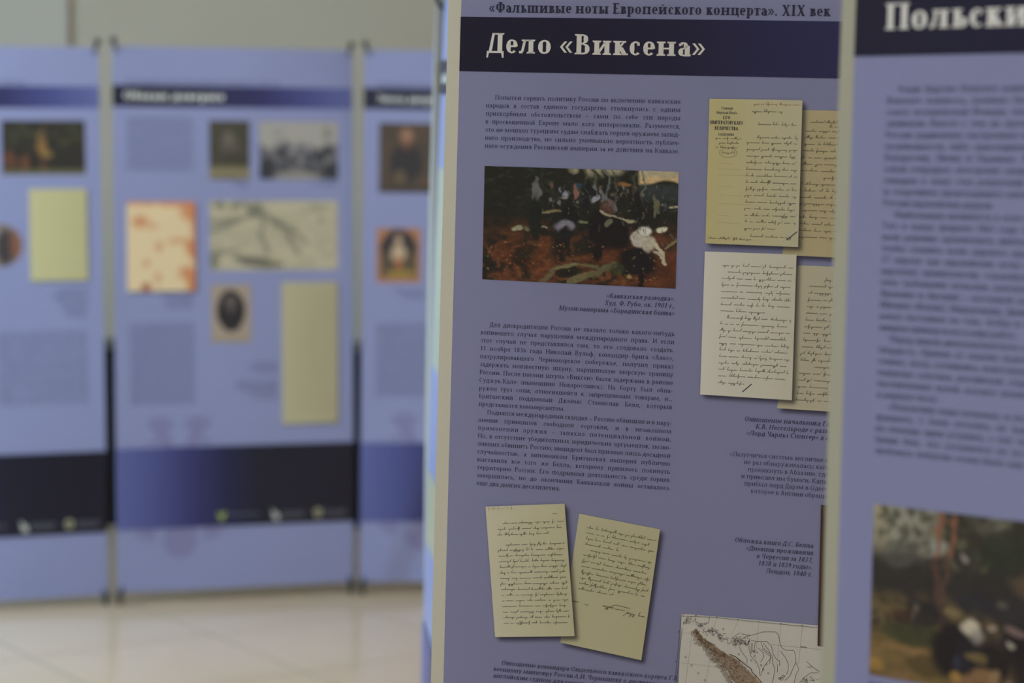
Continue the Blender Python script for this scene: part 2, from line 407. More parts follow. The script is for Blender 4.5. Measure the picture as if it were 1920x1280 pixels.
        adv = .62
    elif L == ',': D(.09, -.11, .12, .1, .09); adv = .23
    elif L == ':': V(.12, 0, .11, '', .11); V(.12, .35, .46, '', .11); adv = .25
    elif L == '-': H(.04, .27, .22, .06); adv = .31
    elif L == '–': H(.02, .48, .22, .05); adv = .5
    elif L == '(': A(.30, .27, .20, .42, 120, 240, T * .7); adv = .30
    elif L == ')': A(.02, .27, .20, .42, -60, 60, T * .7); adv = .30
    # capitals and figures
    elif L == 'А': D(.53, 0, .32, K, T); D(.11, 0, .30, K, t * 1.5); H(.17, .46, .22); H(.02, .21, t / 2); H(.42, .64, t / 2); adv = .66
    elif L == 'Б': V(a, 0, K); H(a, .48, K - t / 2); D(.49, K - .15, .47, K, .035); H(a, .32, .37); H(a, .32, t / 2); A(.32, .19, .17, .19, -90, 90); adv = .56
    elif L == 'В': V(a, 0, K); H(a, .31, K - t / 2); H(a, .33, .37); H(a, .33, t / 2); A(.30, .53, .155, .165, -90, 90); A(.32, .19, .19, .19, -90, 90); adv = .60
    elif L == 'Г': V(a, 0, K); H(a, .48, K - t / 2); D(.49, K - .17, .47, K, .035); adv = .52
    elif L == 'Е': V(a, 0, K); H(a, .47, K - t / 2); H(a, .40, .365); H(a, .49, t / 2); D(.49, K - .15, .46, K, .035); D(.475, 0, .515, .16, .035); adv = .56
    elif L in 'ИЙН':
        V(a, 0, K); V(a + .42, 0, K)
        if L == 'Н': H(a, a + .42, .36)
        else: D(a, .07, a + .42, K - .07, t * 1.7)
        adv = 2 * a + .42
    elif L == 'К': V(a, 0, K); D(a + .05, .33, .50, K - .03, t * 1.5); D(a + .12, .40, .56, 0, T); H(.44, .60, K - t / 2); H(.49, .66, t / 2); adv = .66
    elif L == 'Л': V(.52, 0, K); H(.2, .52, K - t / 2); D(.13, .06, .24, K, t * 1.5); H(.14, .2, K - t / 2); H(.02, .15, .045, .09); adv = .52 + a
    elif L == 'М': V(.12, 0, K, 'b', t * 1.3); V(.72, 0, K); D(.41, .03, .15, K, T); D(.41, .03, .70, K, t * 1.3); H(.03, .18, K - t / 2); adv = .72 + a
    elif L in 'О0':
        rx = .26 if L == 'О' else .19
        A(rx + .08, K / 2, rx, K / 2 + .005, 0, 360); adv = 2 * rx + .16
    elif L == 'П': V(a, 0, K); V(a + .40, 0, K); H(a, a + .40, K - t / 2); adv = 2 * a + .40
    elif L == 'Р': V(a, 0, K); H(a, .31, K - t / 2); H(a, .31, .31); A(.31, .505, .175, .195, -90, 90); adv = .55
    elif L == 'С': A(.33, K / 2, .25, K / 2 + .005, 45, 315); D(.545, K - .2, .545, K - .03, .035); adv = .61
    elif L == 'Т': V(.31, 0, K, 'b'); H(.04, .58, K - t / 2); D(.03, K - .17, .05, K, .035); D(.59, K - .17, .57, K, .035); adv = .62
    elif L == 'У': D(.34, .2, .12, K, T); D(.22, 0, .52, K, t * 1.5); H(.02, .24, K - t / 2); H(.42, .60, K - t / 2); H(.12, .24, .04, .07); adv = .60
    elif L == 'Ф': V(.38, 0, K); A(.25, .36, .17, .23, 60, 300); A(.51, .36, .17, .23, -120, 120); adv = .76
    elif L == 'Х' or L == 'X': D(.50, 0, .16, K, T); D(.14, 0, .50, K, t * 1.5); H(.04, .25, K - t / 2); H(.40, .58, K - t / 2); H(.04, .22, t / 2); H(.38, .62, t / 2); adv = .65
    elif L == 'Ц': V(a, 0, K); V(a + .40, 0, K); H(a, a + .52, t / 2); q((a + .52, t), (a + .52, -.16), (a + .47, -.16), (a + .44, t)); adv = a + .56
    elif L == 'Ч': V(.48, 0, K); V(a, .42, K, 't'); A(.28, .42, .18, .12, 190, 290, T * .7); H(.28, .48, .31); adv = .48 + a
    elif L == 'Ш':
        for i in range(3): V(a + .33 * i, 0, K)
        H(a, a + .66, t / 2); adv = 2 * a + .66
    elif L == 'Э': A(.25, K / 2, .25, K / 2 + .005, -140, 140); H(.18, .48, .355); adv = .58
    elif L == 'Ю': V(a, 0, K); H(a, .4, .355); A(.60, K / 2, .25, K / 2 + .005, 0, 360); adv = .95
    elif L == 'Я': V(.48, 0, K); A(.30, .51, .19, .19, 90, 270); H(.3, .48, K - t / 2); H(.3, .48, .33); D(.12, 0, .34, .34, T * .8); H(.02, .18, t / 2); adv = .48 + a
    elif L == 'I': V(a + .02, 0, K); adv = 2 * a + .04
    elif L == '1': V(.26, 0, K, 'b'); D(.12, K - .16, .26, K, t * 1.5); adv = .50
    elif L == '2': A(.25, .52, .16, .18, -20, 150); D(.12, .06, .38, .44, t * 2); H(.09, .43, t * .8, t * 1.4); adv = .50
    elif L == '3': A(.22, .53, .15, .165, -90, 150); A(.22, .19, .18, .19, -150, 90); adv = .50
    elif L == '4': V(.35, 0, K, 'b'); H(.04, .46, .19); D(.06, .20, .34, K, t * 1.5); adv = .50
    elif L == '6': A(.25, .21, .17, .21, 0, 360); A(.36, .33, .28, .36, 110, 190); adv = .50
    elif L == '7': H(.08, .45, K - t); D(.20, 0, .42, K, T * .8); adv = .50
    elif L == '8': A(.25, .53, .14, .165, 0, 360); A(.25, .19, .18, .19, 0, 360); adv = .50
    elif L == '9': A(.25, .49, .17, .21, 0, 360); A(.14, .37, .28, .36, -70, 10); adv = .50
    elif L == '5': H(.14, .42, K - t); D(.13, .38, .15, K, t * 1.6); A(.22, .21, .18, .21, -150, 100); adv = .50
    else: V(a, 0, X); adv = .3
    if L in 'йЙ': A(adv / 2, (X if L == 'й' else K) + .17, .10, .09, 200, 340, t * 1.6)
    return P, adv

_cache = {}
def glyph_arr(ch, T, t, ital):
    k = (ch, T, t, ital)
    if k not in _cache:
        P, adv = glyph(ch, T, t, ital)
        _cache[k] = (np.array(P).reshape(-1, 4, 2) if P else np.zeros((0, 4, 2)), adv)
    return _cache[k]

BOLD, REG, SEMI = (0.162, 0.058), (0.104, 0.046), (0.122, 0.054)
def line_quads(txt, u0, vbase, em, style=REG, ital=False, width=None, align='l', stretch='space'):
    """quads of one line in sheet coordinates (u right, v down)"""
    T, t = style
    advs = [glyph_arr(c, T, t, ital)[1] * em for c in txt]
    tot = sum(advs); extra = 0; hs = 1.0; esp = 0
    if width:
        d = width - tot
        ns = txt.count(' ')
        if stretch == 'scale': hs = width / tot
        elif ns and 0 < d < ns * em * 0.9: esp = d / ns
        elif stretch == 'track' or d > 0:
            extra = d * .6 / max(1, len(txt) - 1); esp = d * .4 / max(1, ns)
        else: hs = width / tot
    run = tot * hs + extra * (len(txt) - 1) + esp * txt.count(' ')
    x = u0 if align == 'l' else u0 - run
    out = []
    for c, ad in zip(txt, advs):
        g = glyph_arr(c, T, t, ital)[0]
        if len(g):
            gg = g * em
            xs = gg[:, :, 0] * hs + (gg[:, :, 1] * 0.2 if ital else 0) + x
            out.append(np.stack([xs, vbase - gg[:, :, 1]], -1))
        x += ad * hs + extra + (esp if c == ' ' else 0)
    return np.concatenate(out) if out else np.zeros((0, 4, 2))

# ------------------------------------------------------------------ banners
W, H = 0.80, 1.80
class Banner:
    def __init__(s, pose, label, seed, ripple=0.0025, margins=0.0, curl=False, flare=None):
        s.flare = flare
        x, y, z0, yaw, lean, tilt = pose
        s.z0, s.curl, s.mg = z0, curl, margins
        s.R = np.array(Matrix.Rotation(lean, 3, 'X') @ Matrix.Rotation(tilt, 3, 'Y'))
        s.root = bpy.data.objects.new('banner_stand', None); COL.objects.link(s.root)
        s.root.location = (x, y, 0); s.root.rotation_euler.z = yaw
        tag(s.root, label, 'banner', 'tall lilac exhibition banners on black stands')
        rs = np.random.RandomState(seed)
        s.ph = rs.uniform(0, 6.28, 6); s.amp = ripple
    def disp(s, u, v):
        cu = (u - W / 2) / (W / 2); cv = (v - H / 2) / (H / 2)
        e = np.clip(np.abs(cv), 0, 1.1) ** 3
        d = s.amp * (0.8 * np.sin(9 * u + 4.2 * v + s.ph[0]) * e
                     + 0.45 * np.sin(-8 * u + 5 * v + s.ph[1])
                     + 0.35 * np.sin(11 * u + s.ph[2]) * (1 - cv ** 2))
        d = d + 0.006 * cu ** 2 * (1 - np.clip(np.abs(cv), 0, 1) ** 2)
        if s.flare:      # the foot of the sheet is pulled forward at one side, the head twisted
            st = lambda x, a, b: np.clip((x - a) / (b - a), 0, 1) ** 2 * (3 - 2 * np.clip((x - a) / (b - a), 0, 1))
            f, hd, fold = s.flare
            lf = 1 - st(u, 0.0, 0.40)
            k = np.clip(v - 1.27, 0, 0.34); k2 = np.clip(v - 1.61, 0, 0.19)
            d = d + f * lf * (k - 0.9 * k2 * 1.6)
            d = d + hd * st(u, 0.42, 0.80) * (u - 0.42)
            if fold:
                for c0, w0, a0 in ((0.20, 0.085, 0.010), (0.31, 0.06, -0.007), (0.06, 0.09, 0.006)):
                    x = (u - c0) + (v - 1.45) * 0.42
                    d = d + fold * a0 * np.exp(-(x / w0) ** 2) * st(v, 1.10, 1.35)
        return d
    def P(s, uv, off=0.0):
        uv = np.asarray(uv, float); u, v = uv[..., 0], uv[..., 1]
        loc = np.stack([u - W / 2, -(off + s.disp(u, v)), H - v], -1)
        r = loc @ s.R.T
        r[..., 2] += s.z0
        return r
    def grid(s, name, u0, u1, v0, v1, off, m, du=0.016, parent=None, colf=None, n=None, corners=None):
        nu = n[0] if n else max(1, int(math.ceil((u1 - u0) / du))); nv = n[1] if n else max(1, int(math.ceil((v1 - v0) / du)))
        a, b = np.meshgrid(np.linspace(0, 1, nu + 1), np.linspace(0, 1, nv + 1))
        if corners is not None:
            c = np.array(corners, float)  # TL TR BR BL
            uv = ((1 - a)[..., None] * (1 - b)[..., None] * c[0] + a[..., None] * (1 - b)[..., None] * c[1]
                  + a[..., None] * b[..., None] * c[2] + (1 - a)[..., None] * b[..., None] * c[3])
        else: uv = np.stack([u0 + (u1 - u0) * a, v0 + (v1 - v0) * b], -1)
        pts = s.P(uv.reshape(-1, 2), off)
        i = np.arange(nu * nv); r, cc = i // nu, i % nu
        k = r * (nu + 1) + cc
        faces = np.stack([k, k + nu + 1, k + nu + 2, k + 1], -1)
        cols = colf(a.ravel(), b.ravel()) if colf else None
        return mesh_obj(name, pts, faces, m, parent or s.root, True, cols)
    def quads(s, name, Q, off, m, parent=None):
        Q = np.asarray(Q).reshape(-1, 4, 2)
        pts = s.P(Q.reshape(-1, 2), off)
        f = np.arange(len(Q) * 4).reshape(-1, 4)
        # make every face look at the viewer (sheet normal)
        d1 = Q[:, 1] - Q[:, 0]; d2 = Q[:, 2] - Q[:, 0]
        d3 = Q[:, 3] - Q[:, 0]
        ar = d1[:, 0] * d2[:, 1] - d1[:, 1] * d2[:, 0] + d2[:, 0] * d3[:, 1] - d2[:, 1] * d3[:, 0]
        f[ar > 0] = f[ar > 0][:, ::-1]
        return mesh_obj(name, pts, f, m, parent or s.root)
    # --- the sheet and the stand that carries it
    def sheet(s, M_MARGIN=M_MARGIN):
        nu, nv = 48, 108
        g = s.grid('printed_sheet', 0, W, 0, H, 0.0, M_SHEET, n=(nu, nv))
        # back side, 0.6 mm behind, and the hem edges
        b = s.grid('sheet_back', -s.mg * (0 if s.curl else 1), W + s.mg, 0, H, -0.0012, M_BACK, n=(nu, nv))
        if s.mg:
            if s.curl:      # far hem curls towards the viewer at the top and lies flat at the foot
                n = 60; vs = []
                for i in range(n + 1):
                    v = H * i / n; a0 = math.radians(min(92, 4 + 95 * (v / 1.35)))
                    for j in range(4):
                        r = s.mg * j / 3
                        a = a0
                        p = s.P(np.array([[0.0, v]]), 0.0)[0]
                        dl = s.R @ np.array([-r * math.sin(a), -r * math.cos(a), 0])
                        vs.append(p + dl)
                fs = [[i * 4 + j, i * 4 + j + 1, i * 4 + j + 5, i * 4 + j + 4] for i in range(n) for j in range(3)]
                o = mesh_obj('white_margin', vs, fs, M_MARGIN, s.root, True)
                sm = o.modifiers.new('thickness', 'SOLIDIFY'); sm.thickness = 0.0006
            else: s.grid('white_margin', -s.mg, 0, 0, H, 0.0, M_MARGIN, n=(2, nv))
            s.grid('white_margin', W, W + s.mg, 0, H, 0.0, M_MARGIN, n=(2, nv))
        # stand
        hub = np.array([0.0, 0.05, 0.92])
        z0 = s.z0
        def loc(u, v, back): return s.P(np.array([[u, v]]), -back)[0]
        MB().box(-0.035, 0.035, 0.02, 0.06, 0.87, 0.97, 0.006).build('stand_hub', M_STAND, s.root)
        for (u, v) in ((0.014, 0.004), (W - 0.014, 0.004)):
            p = loc(u, v, 0.006)
            MB().tube([(hub[0], 0.045, 0.94), tuple(loc((u + W / 2) / 2, v / 2 + .45, 0.035)), tuple(p)], [0.008, 0.006, 0.004], 8).build('stand_arm', M_STAND, s.root, True)
        for (u, v) in ((0.012, H + 0.004), (W - 0.012, H + 0.004)):
            p = loc(u, v, 0.006); x = p[0]
            MB().tube([(0, 0.045, 0.90), (x * .5, .04, .45), (x, p[1], p[2]), (x * 1.01, p[1] - 0.004, 0.006)], [0.008, 0.007, 0.006, 0.005], 8).build('stand_leg', M_STAND, s.root, True)
        MB().tube([(0, 0.055, 0.90), (0, 0.30, 0.006)], [0.008, 0.006], 8).build('rear_leg', M_STAND, s.root, True)
        for (u, v, su, sv) in ((0, 0, -1, -1), (W, 0, 1, -1), (0, H, -1, 1), (W, H, 1, 1)):
            c = loc(u - su * (0.004 if sv < 0 else 0.010), v + sv * (0.018 if sv < 0 else 0.006), 0.0)
            if s.curl and u == 0: c = c + s.R @ np.array([-0.004, -0.010, -0.004])
            mb = MB(); r = 0.011
            # a domed knob on the corner plus the hook that grips the eyelet
            for i in range(1): pass
            rings = [(-0.010, .006), (-0.006, .0105), (0.0, .012), (0.006, .0105), (0.010, .006)]
            mb.tube([(c[0], c[1] - 0.004 + q, c[2]) for q, _ in rings], [rr for _, rr in rings], 12)
            e = loc(u - su * 0.016, v - sv * 0.020, 0.0)
            mb.tube([(c[0], c[1] - 0.006, c[2]), ((c[0] + e[0]) / 2, c[1] - 0.008, (c[2] + e[2]) / 2), (e[0], e[1] - 0.004, e[2])], [.006, .004, .003], 8)
            if sv > 0: mb.tube([(c[0], c[1], c[2]), (c[0], c[1], max(0.004, 0.0))], [.006, .008], 8)
            mb.build('corner_clip', M_CLIP, s.root, True)
    def bars(s):
        def ramp(stops, f):
            xs = [q[0] for q in stops]; cs = np.array([ink(*q[1], L=0.62) for q in stops])
            def g(a, b): return np.stack([np.interp(a, xs, cs[:, k]) for k in range(3)], -1) * f
            return g
        s.grid('title_bar', 0, W, 0.1268, 0.1969, 0.0005, M_PRINT, colf=ramp([(0, (30, 29, 48)), (.35, (33, 32, 58)), (.62, (42, 42, 84)), (.8, (62, 66, 116)), (1, (86, 90, 138))], .9))
        s.grid('footer_bar', 0, W, 1.3203, 1.5904, 0.0026, M_PRINT, colf=ramp([(0, (84, 88, 138)), (.15, (70, 74, 124)), (.3, (48, 50, 96)), (.45, (28, 30, 62)), (.6, (22, 22, 38)), (1, (22, 20, 34))], .9))
    def emblem(s):
        c = 0.21; Q = []
        def rib(pts, w):
            for i in range(len(pts) - 1):
                p, q = np.array(pts[i]), np.array(pts[i + 1]); d = q - p; d = d / (np.linalg.norm(d) + 1e-9)
                n = np.array([-d[1], d[0]])
                w0, w1 = w if isinstance(w, tuple) else (w, w)
                Q.append([p + n * w0, q + n * w1, q - n * w1, p - n * w0])
        for g in (-1, 1):
            rib([(c + g * .022, 1.36), (c + g * .045, 1.30), (c + g * .062, 1.262)], .020)       # necks
            for k in range(5):                                                                # crest and beak feathers
                a = math.radians(-48 + 24 * k)
                rib([(c + g * .062, 1.275), (c + g * .062 + math.sin(a) * .058, 1.275 - math.cos(a) * .060)], (.013, .007))
            rib([(c + g * .05, 1.30), (c + g * .11, 1.305)], (.010, .004))
            for k in range(6):                                                                # wing feathers
                a = math.radians(20 + k * 22)
                x0, y0 = c + g * .05, 1.40 + .02 * k
                rib([(x0, y0), (x0 + g * math.cos(a - .5) * .10, y0 + math.sin(a - .5) * .10)], (.022, .012))
            rib([(c + g * .06, 1.55), (c + g * .10, 1.60)], (.02, .012))                        # legs
            for k in range(4):
                a = math.radians(10 + 30 * k)
                rib([(c + g * .095, 1.595), (c + g * (.095 + .055 * math.cos(a)), 1.595 + .045 * math.sin(a))], (.010, .005))
        for k in range(24):                                                                   # body
            a0, a1 = 2 * math.pi * k / 24, 2 * math.pi * (k + 1) / 24
            Q.append([(c, 1.45), (c, 1.45), (c + .055 * math.cos(a0), 1.45 + .12 * math.sin(a0)), (c + .055 * math.cos(a1), 1.45 + .12 * math.sin(a1))])
            Q.append([(c, 1.63), (c, 1.63), (c + .058 * math.cos(a0), 1.63 + .062 * math.sin(a0)), (c + .058 * math.cos(a1), 1.63 + .062 * math.sin(a1))])
        s.quads('eagle_emblem', Q, 0.0003, M_EAGLE)
    def logos(s):
        for (u, m, nm) in ((0.335, M_LOGO_Y, 'olive bird-like logo'), (0.518, M_LOGO_W, 'white logo'), (0.664, M_LOGO_T, 'tan round logo')):
            Q = []
            if m is M_LOGO_Y:
                Q += [[(u, 1.540), (u + .012, 1.552), (u + .022, 1.551), (u + .014, 1.578)], [(u + .012, 1.552), (u + .028, 1.538), (u + .026, 1.556), (u + .016, 1.572)], [(u, 1.540), (u + .012, 1.552), (u + .014, 1.578), (u + .003, 1.56)]]
            elif m is M_LOGO_W:
                Q += [[(u, 1.538), (u + .008, 1.545), (u + .012, 1.575), (u + .004, 1.570)], [(u + .008, 1.548), (u + .024, 1.556), (u + .026, 1.578), (u + .010, 1.576)]]
            else:
                for k in range(16):
                    a0, a1 = 2 * math.pi * k / 16, 2 * math.pi * (k + 1) / 16
                    Q.append([(u + .012 + .006 * math.cos(a0), 1.557 + .006 * math.sin(a0)), (u + .012 + .006 * math.cos(a1), 1.557 + .006 * math.sin(a1)),
                              (u + .012 + .014 * math.cos(a1), 1.557 + .016 * math.sin(a1)), (u + .012 + .014 * math.cos(a0), 1.557 + .016 * math.sin(a0))])
            lg = s.quads('partner_logo', Q, 0.0034, m); lg['label'] = nm
            rr = random.Random(int(u * 1000)); T2 = []
            wmax = .105 if m is M_LOGO_Y else .075
            for r in range(2 if m is not M_LOGO_Y else 1):
                x = u + .034; y = 1.550 + r * .012
                while x < u + .034 + wmax:
                    wd = rr.uniform(.003, .006)
                    T2.append([(x, y), (x + wd * .7, y), (x + wd * .7, y + .007), (x, y + .007)]); x += wd
            s.quads('logo_small_print', T2, 0.0034, M_LOGO_TXT, lg)
    def text(s, name, lines, u0, v0, pitch, em, m=None, style=REG, ital=False, width=None, align='l', off=0.0006, indent=0.0, last_ragged=True, hdr=None, us=None, stretch='space', parent=None):
        Q = []
        for i, tx in enumerate(lines):
            if not tx: continue
            ind = 0.012 if tx.startswith('¶') else 0.0
            tx = tx.lstrip('¶')
            wd = (width - ind) if width else None
            if tx.endswith('~'): tx = tx[:-1]; wd = None
            uu = us[i] if us else u0 + ind
            Q.append(line_quads(tx, uu, v0 + pitch * i, em, SEMI if ital else style, ital, wd, align, stretch))
        return s.quads(name, np.concatenate(Q), off, m or M_TEXT, parent)
    # --- printed page facsimiles
    def shadow(s, corners, off, d=0.0045, soft=0.0048, dark=0.62):
        c = np.array(corners, float)
        w_ = np.linalg.norm(c[1] - c[0]); h_ = np.linalg.norm(c[3] - c[0])
        e1 = (c[1] - c[0]) / w_; e2 = (c[3] - c[0]) / h_
        g = [c[0] - (e1 + e2) * soft, c[1] + (e1 - e2) * soft, c[2] + (e1 + e2) * soft, c[3] + (e2 - e1) * soft]
        g = [p + (d, d) for p in g]
        nu, nv = max(10, int((w_ + 2 * soft) / .0022)), max(10, int((h_ + 2 * soft) / .0022))
        def colf(a, b):
            x = np.minimum(a, 1 - a) * (w_ + 2 * soft) / (2 * soft); y = np.minimum(b, 1 - b) * (h_ + 2 * soft) / (2 * soft)
            sm = lambda t: np.clip(t, 0, 1) ** 2 * (3 - 2 * np.clip(t, 0, 1))
            k = dark * sm(x) * sm(y)
            return np.stack([k, k, k], -1)
        return s.grid('printed_shadow', 0, 0, 0, 0, off, M_SHADOW, n=(nu, nv), corners=g, colf=colf)
    def page(s, corners, c0, c1, off, label, name='document_print', sh=True, n=(14, 22), stain=None, seed=1):
        if sh: s.shadow(corners, off - 0.0003)
        rs = np.random.RandomState(seed); nz = noise2(rs, 6)
        def colf(a, b):
            f = np.clip(a + 0.25 * (nz(a, b) - .5), 0, 1)[:, None]
            k = np.array(c0) * (1 - f) + np.array(c1) * f
            if stain: k = stain(a, b, k)
            return k
        o = s.grid(name, 0, 0, 0, 0, off, M_PRINT, n=n, corners=corners, colf=colf)
        o['label'] = label
        s.cor = np.array(corners, float); s.cur = o; s.coff = off
        return o
    def loc(s, a, b):
        c = s.cor; a = np.asarray(a)[..., None]; b = np.asarray(b)[..., None]
        return (1 - a) * (1 - b) * c[0] + a * (1 - b) * c[1] + a * b * c[2] + (1 - a) * b * c[3]
    def hand(s, lines, seed, size=0.0026, wd=0.00040, m=None, name='handwriting', slant=0.55):
        """cursive lines (a0, a1, b) in page fractions"""
        rr = random.Random(seed); c = s.cor; size *= 0.85
        pw = np.linalg.norm(c[1] - c[0]); phh = np.linalg.norm(c[3] - c[0])
        Q = []
        for (a0, a1, b) in lines:
            x = a0 * pw; end = a1 * pw
            while x < end - size * 1.2:
                wl = min(rr.choice([4, 7, 9, 12, 15, 18]) * size * .62, end - x)
                pts = []; xx = x; up = True; first = rr.random() < .22
                n = max(2, int(wl / (size * .36)))
                drift = rr.uniform(-.12, .12) * size
                for i in range(n + 1):
                    r = rr.random()
                    hgt = size * (rr.uniform(.38, .62) if up else rr.uniform(-.06, .06))
                    if up and i <= 1 and first: hgt = size * 2.1
                    elif up and r < .08: hgt = size * 1.9
                    elif (not up) and r < .09: hgt = -size * 1.2
                    pts.append((xx + hgt * slant, hgt + drift))
                    xx += size * (.36 if up else .30); up = not up
                for (x0, y0), (x1, y1) in zip(pts[:-1], pts[1:]):
                    d = math.hypot(x1 - x0, y1 - y0) or 1
                    ww = wd * (1.15 if y1 < y0 else .6) / 2
                    nx, ny = -(y1 - y0) / d * ww, (x1 - x0) / d * ww
                    q = [(x0 + nx, y0 + ny), (x1 + nx, y1 + ny), (x1 - nx, y1 - ny), (x0 - nx, y0 - ny)]
                    Q.append([s.loc(px / pw, b - py / phh) for px, py in q])
                x = xx + size * rr.uniform(.7, 1.5)
        o = s.quads(name, np.array(Q), s.coff + 0.0004, m or M_HAND, s.cur)
        return o
    def stroke(s, segs, wd, m, name='pen_stroke', local=True):
        Q = []
        for (p, q) in segs:
            if local: p, q = s.loc(*p), s.loc(*q)
            p, q = np.array(p), np.array(q); d = q - p; d = d / (np.linalg.norm(d) + 1e-12); n = np.array([-d[1], d[0]]) * wd / 2
            Q.append([p + n, q + n, q - n, p - n])
        return s.quads(name, np.array(Q), s.coff + 0.0005, m, s.cur)

def noise2(rs, n, oct=3):
    gs = [rs.rand(n * 2 ** k + 2, n * 2 ** k + 2) for k in range(oct)]
    def f(a, b):
        out = 0; wt = 0
        for k, g in enumerate(gs):
            m = n * 2 ** k; x = np.clip(a, 0, 1) * m; y = np.clip(b, 0, 1) * m
            i = np.minimum(x.astype(int), m - 1); j = np.minimum(y.astype(int), m - 1)
            fx, fy = x - i, y - j; fx = fx * fx * (3 - 2 * fx); fy = fy * fy * (3 - 2 * fy)
            v = g[j, i] * (1 - fx) * (1 - fy) + g[j, i + 1] * fx * (1 - fy) + g[j + 1, i] * (1 - fx) * fy + g[j + 1, i + 1] * fx * fy
            out = out + v / 2 ** k; wt += 1 / 2 ** k
        return out / wt
    return f

class Paint:
    """a small painter working on normalised picture coordinates"""
    def __init__(s, a, b, base, seed, asp=1.6, L=0.5):
        s.a, s.b, s.asp, s.L = a, b, asp, L; s.rs = np.random.RandomState(seed)
        s.c = np.ones((len(a), 3)) * np.array(ink(*base, L=L))
        w1, w2 = noise2(s.rs, 14, 3)(a, b), noise2(s.rs, 14, 3)(a, b)
        s.a = a + (w1 - .5) * .045; s.b = b + (w2 - .5) * .05
    def mixin(s, m, col): m = np.clip(m, 0, 1)[:, None]; s.c = s.c * (1 - m) + np.array(ink(*col, L=s.L)) * m
    def sm(s, x, e0, e1): t = np.clip((x - e0) / (e1 - e0), 0, 1); return t * t * (3 - 2 * t)
    def noise(s, n, oct=3): return noise2(s.rs, n, oct)(s.a, s.b)
    def ell(s, x, y, rx, ry, col, rot=0, soft=.25, k=1.0):
        dx, dy = (s.a - x) * s.asp, s.b - y
        c, sn = math.cos(rot), math.sin(rot)
        X_, Y_ = (dx * c + dy * sn) / (rx * s.asp), (-dx * sn + dy * c) / ry
        s.mixin(k * (1 - s.sm(np.sqrt(X_ ** 2 + Y_ ** 2), 1 - soft, 1 + soft)), col)
    def seg(s, x0, y0, x1, y1, w, col, k=1.0):
        ax, ay = (s.a - x0) * s.asp, s.b - y0; bx, by = (x1 - x0) * s.asp, y1 - y0
        t = np.clip((ax * bx + ay * by) / (bx * bx + by * by + 1e-9), 0, 1)
        d = np.hypot(ax - t * bx, ay - t * by)
        s.mixin(k * (1 - s.sm(d, w * .6, w * 1.2)), col)

def pic(bn, name, corners, off, n, colf, label, sh=False):
    if sh: bn.shadow(corners, off - .0003)
    o = bn.grid(name, 0, 0, 0, 0, off, M_PRINT, n=n, corners=corners, colf=colf); o['label'] = label
    bn.cor = np.array(corners, float); bn.cur = o; bn.coff = off
    return o
def rect(u0, v0, u1, v1): return [(u0, v0), (u1, v0), (u1, v1), (u0, v1)]


# ================================================================== banner in focus
SER = '«Фальшивые ноты Европейского концерта». XIX век'
MG = 0.0175
b4 = Banner((0.2862, 2.8237, 0.0291, -0.2822, -0.0013, 0.0168), 'sharply focused lilac banner in the centre with the large white title Дело «Виксена»', 4, 0.0016, MG)
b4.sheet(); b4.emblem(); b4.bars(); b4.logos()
o = b4.text('series_heading', [SER], 0.0380, 0.1207, 0.01, 0.0190, M_HEAD, BOLD, width=0.4415, stretch='scale'); o['label'] = 'dark bold heading line above the title bar'
o = b4.text('title_lettering', ['Дело «Виксена»'], 0.0362, 0.1727, 0.01, 0.0366, M_WHITE, BOLD, width=0.2888, stretch='scale', off=0.0009); o['label'] = 'large white title lettering'
PARA1 = ['¶Попытки сорвать политику России по включению кавказских', 'народов в состав единого государства столкнулись с одним', 'прискорбным обстоятельством – сами по себе эти народы',
         'в просвещенной Европе мало кого интересовали. Разумеется,', 'это не мешало турецким судам снабжать горцев оружием запад-', 'ного производства, но сильно уменьшало вероятность публич-',
         'ного осуждения Российской империи за ее действия на Кавказе.']
PARA2 = ['¶Для дискредитации России не хватало только какого-нибудь', 'вопиющего случая нарушения международного права. И если', 'этот случай не представлялся сам, то его следовало создать.',
         '11 ноября 1836 года Николай Вульф, командир брига «Аякс»,', 'патрулировавшего Черноморское побережье, получил приказ', 'задержать неизвестную шхуну, нарушившую морскую границу',
         'России. После погони шхуна «Виксен» была задержана в районе', 'Суджук-Кале (нынешний Новороссийск). На борту был обна-', 'ружен груз соли, относившейся к запрещенным товарам, и…',
         'британский подданный Джеймс Станислав Белл, который', 'представился коммерсантом.~', '¶Поднялся международный скандал – Россию обвинили и в нару-', 'шении принципов свободной торговли, и в незаконном',
         'применении оружия – запахло потенциальной войной.', 'Но, в отсутствие убедительных юридических аргументов, позво-', 'лявших обвинить Россию, инцидент был признан лишь досадной', 'случайностью, а виновником Британская империя публично',
         'выставила все того же Белла, которому пришлось покинуть', 'территорию России. Его подрывная деятельность среди горцев', 'завершилась, но до окончания Кавказской войны оставалось', 'еще два долгих десятилетия.~']
b4.text('body_text', PARA1, 0.0372, 0.2325, 0.01042, 0.0085, width=0.2575)
b4.text('body_text', PARA2, 0.0385, 0.5275, 0.01047, 0.0085, width=0.2580)

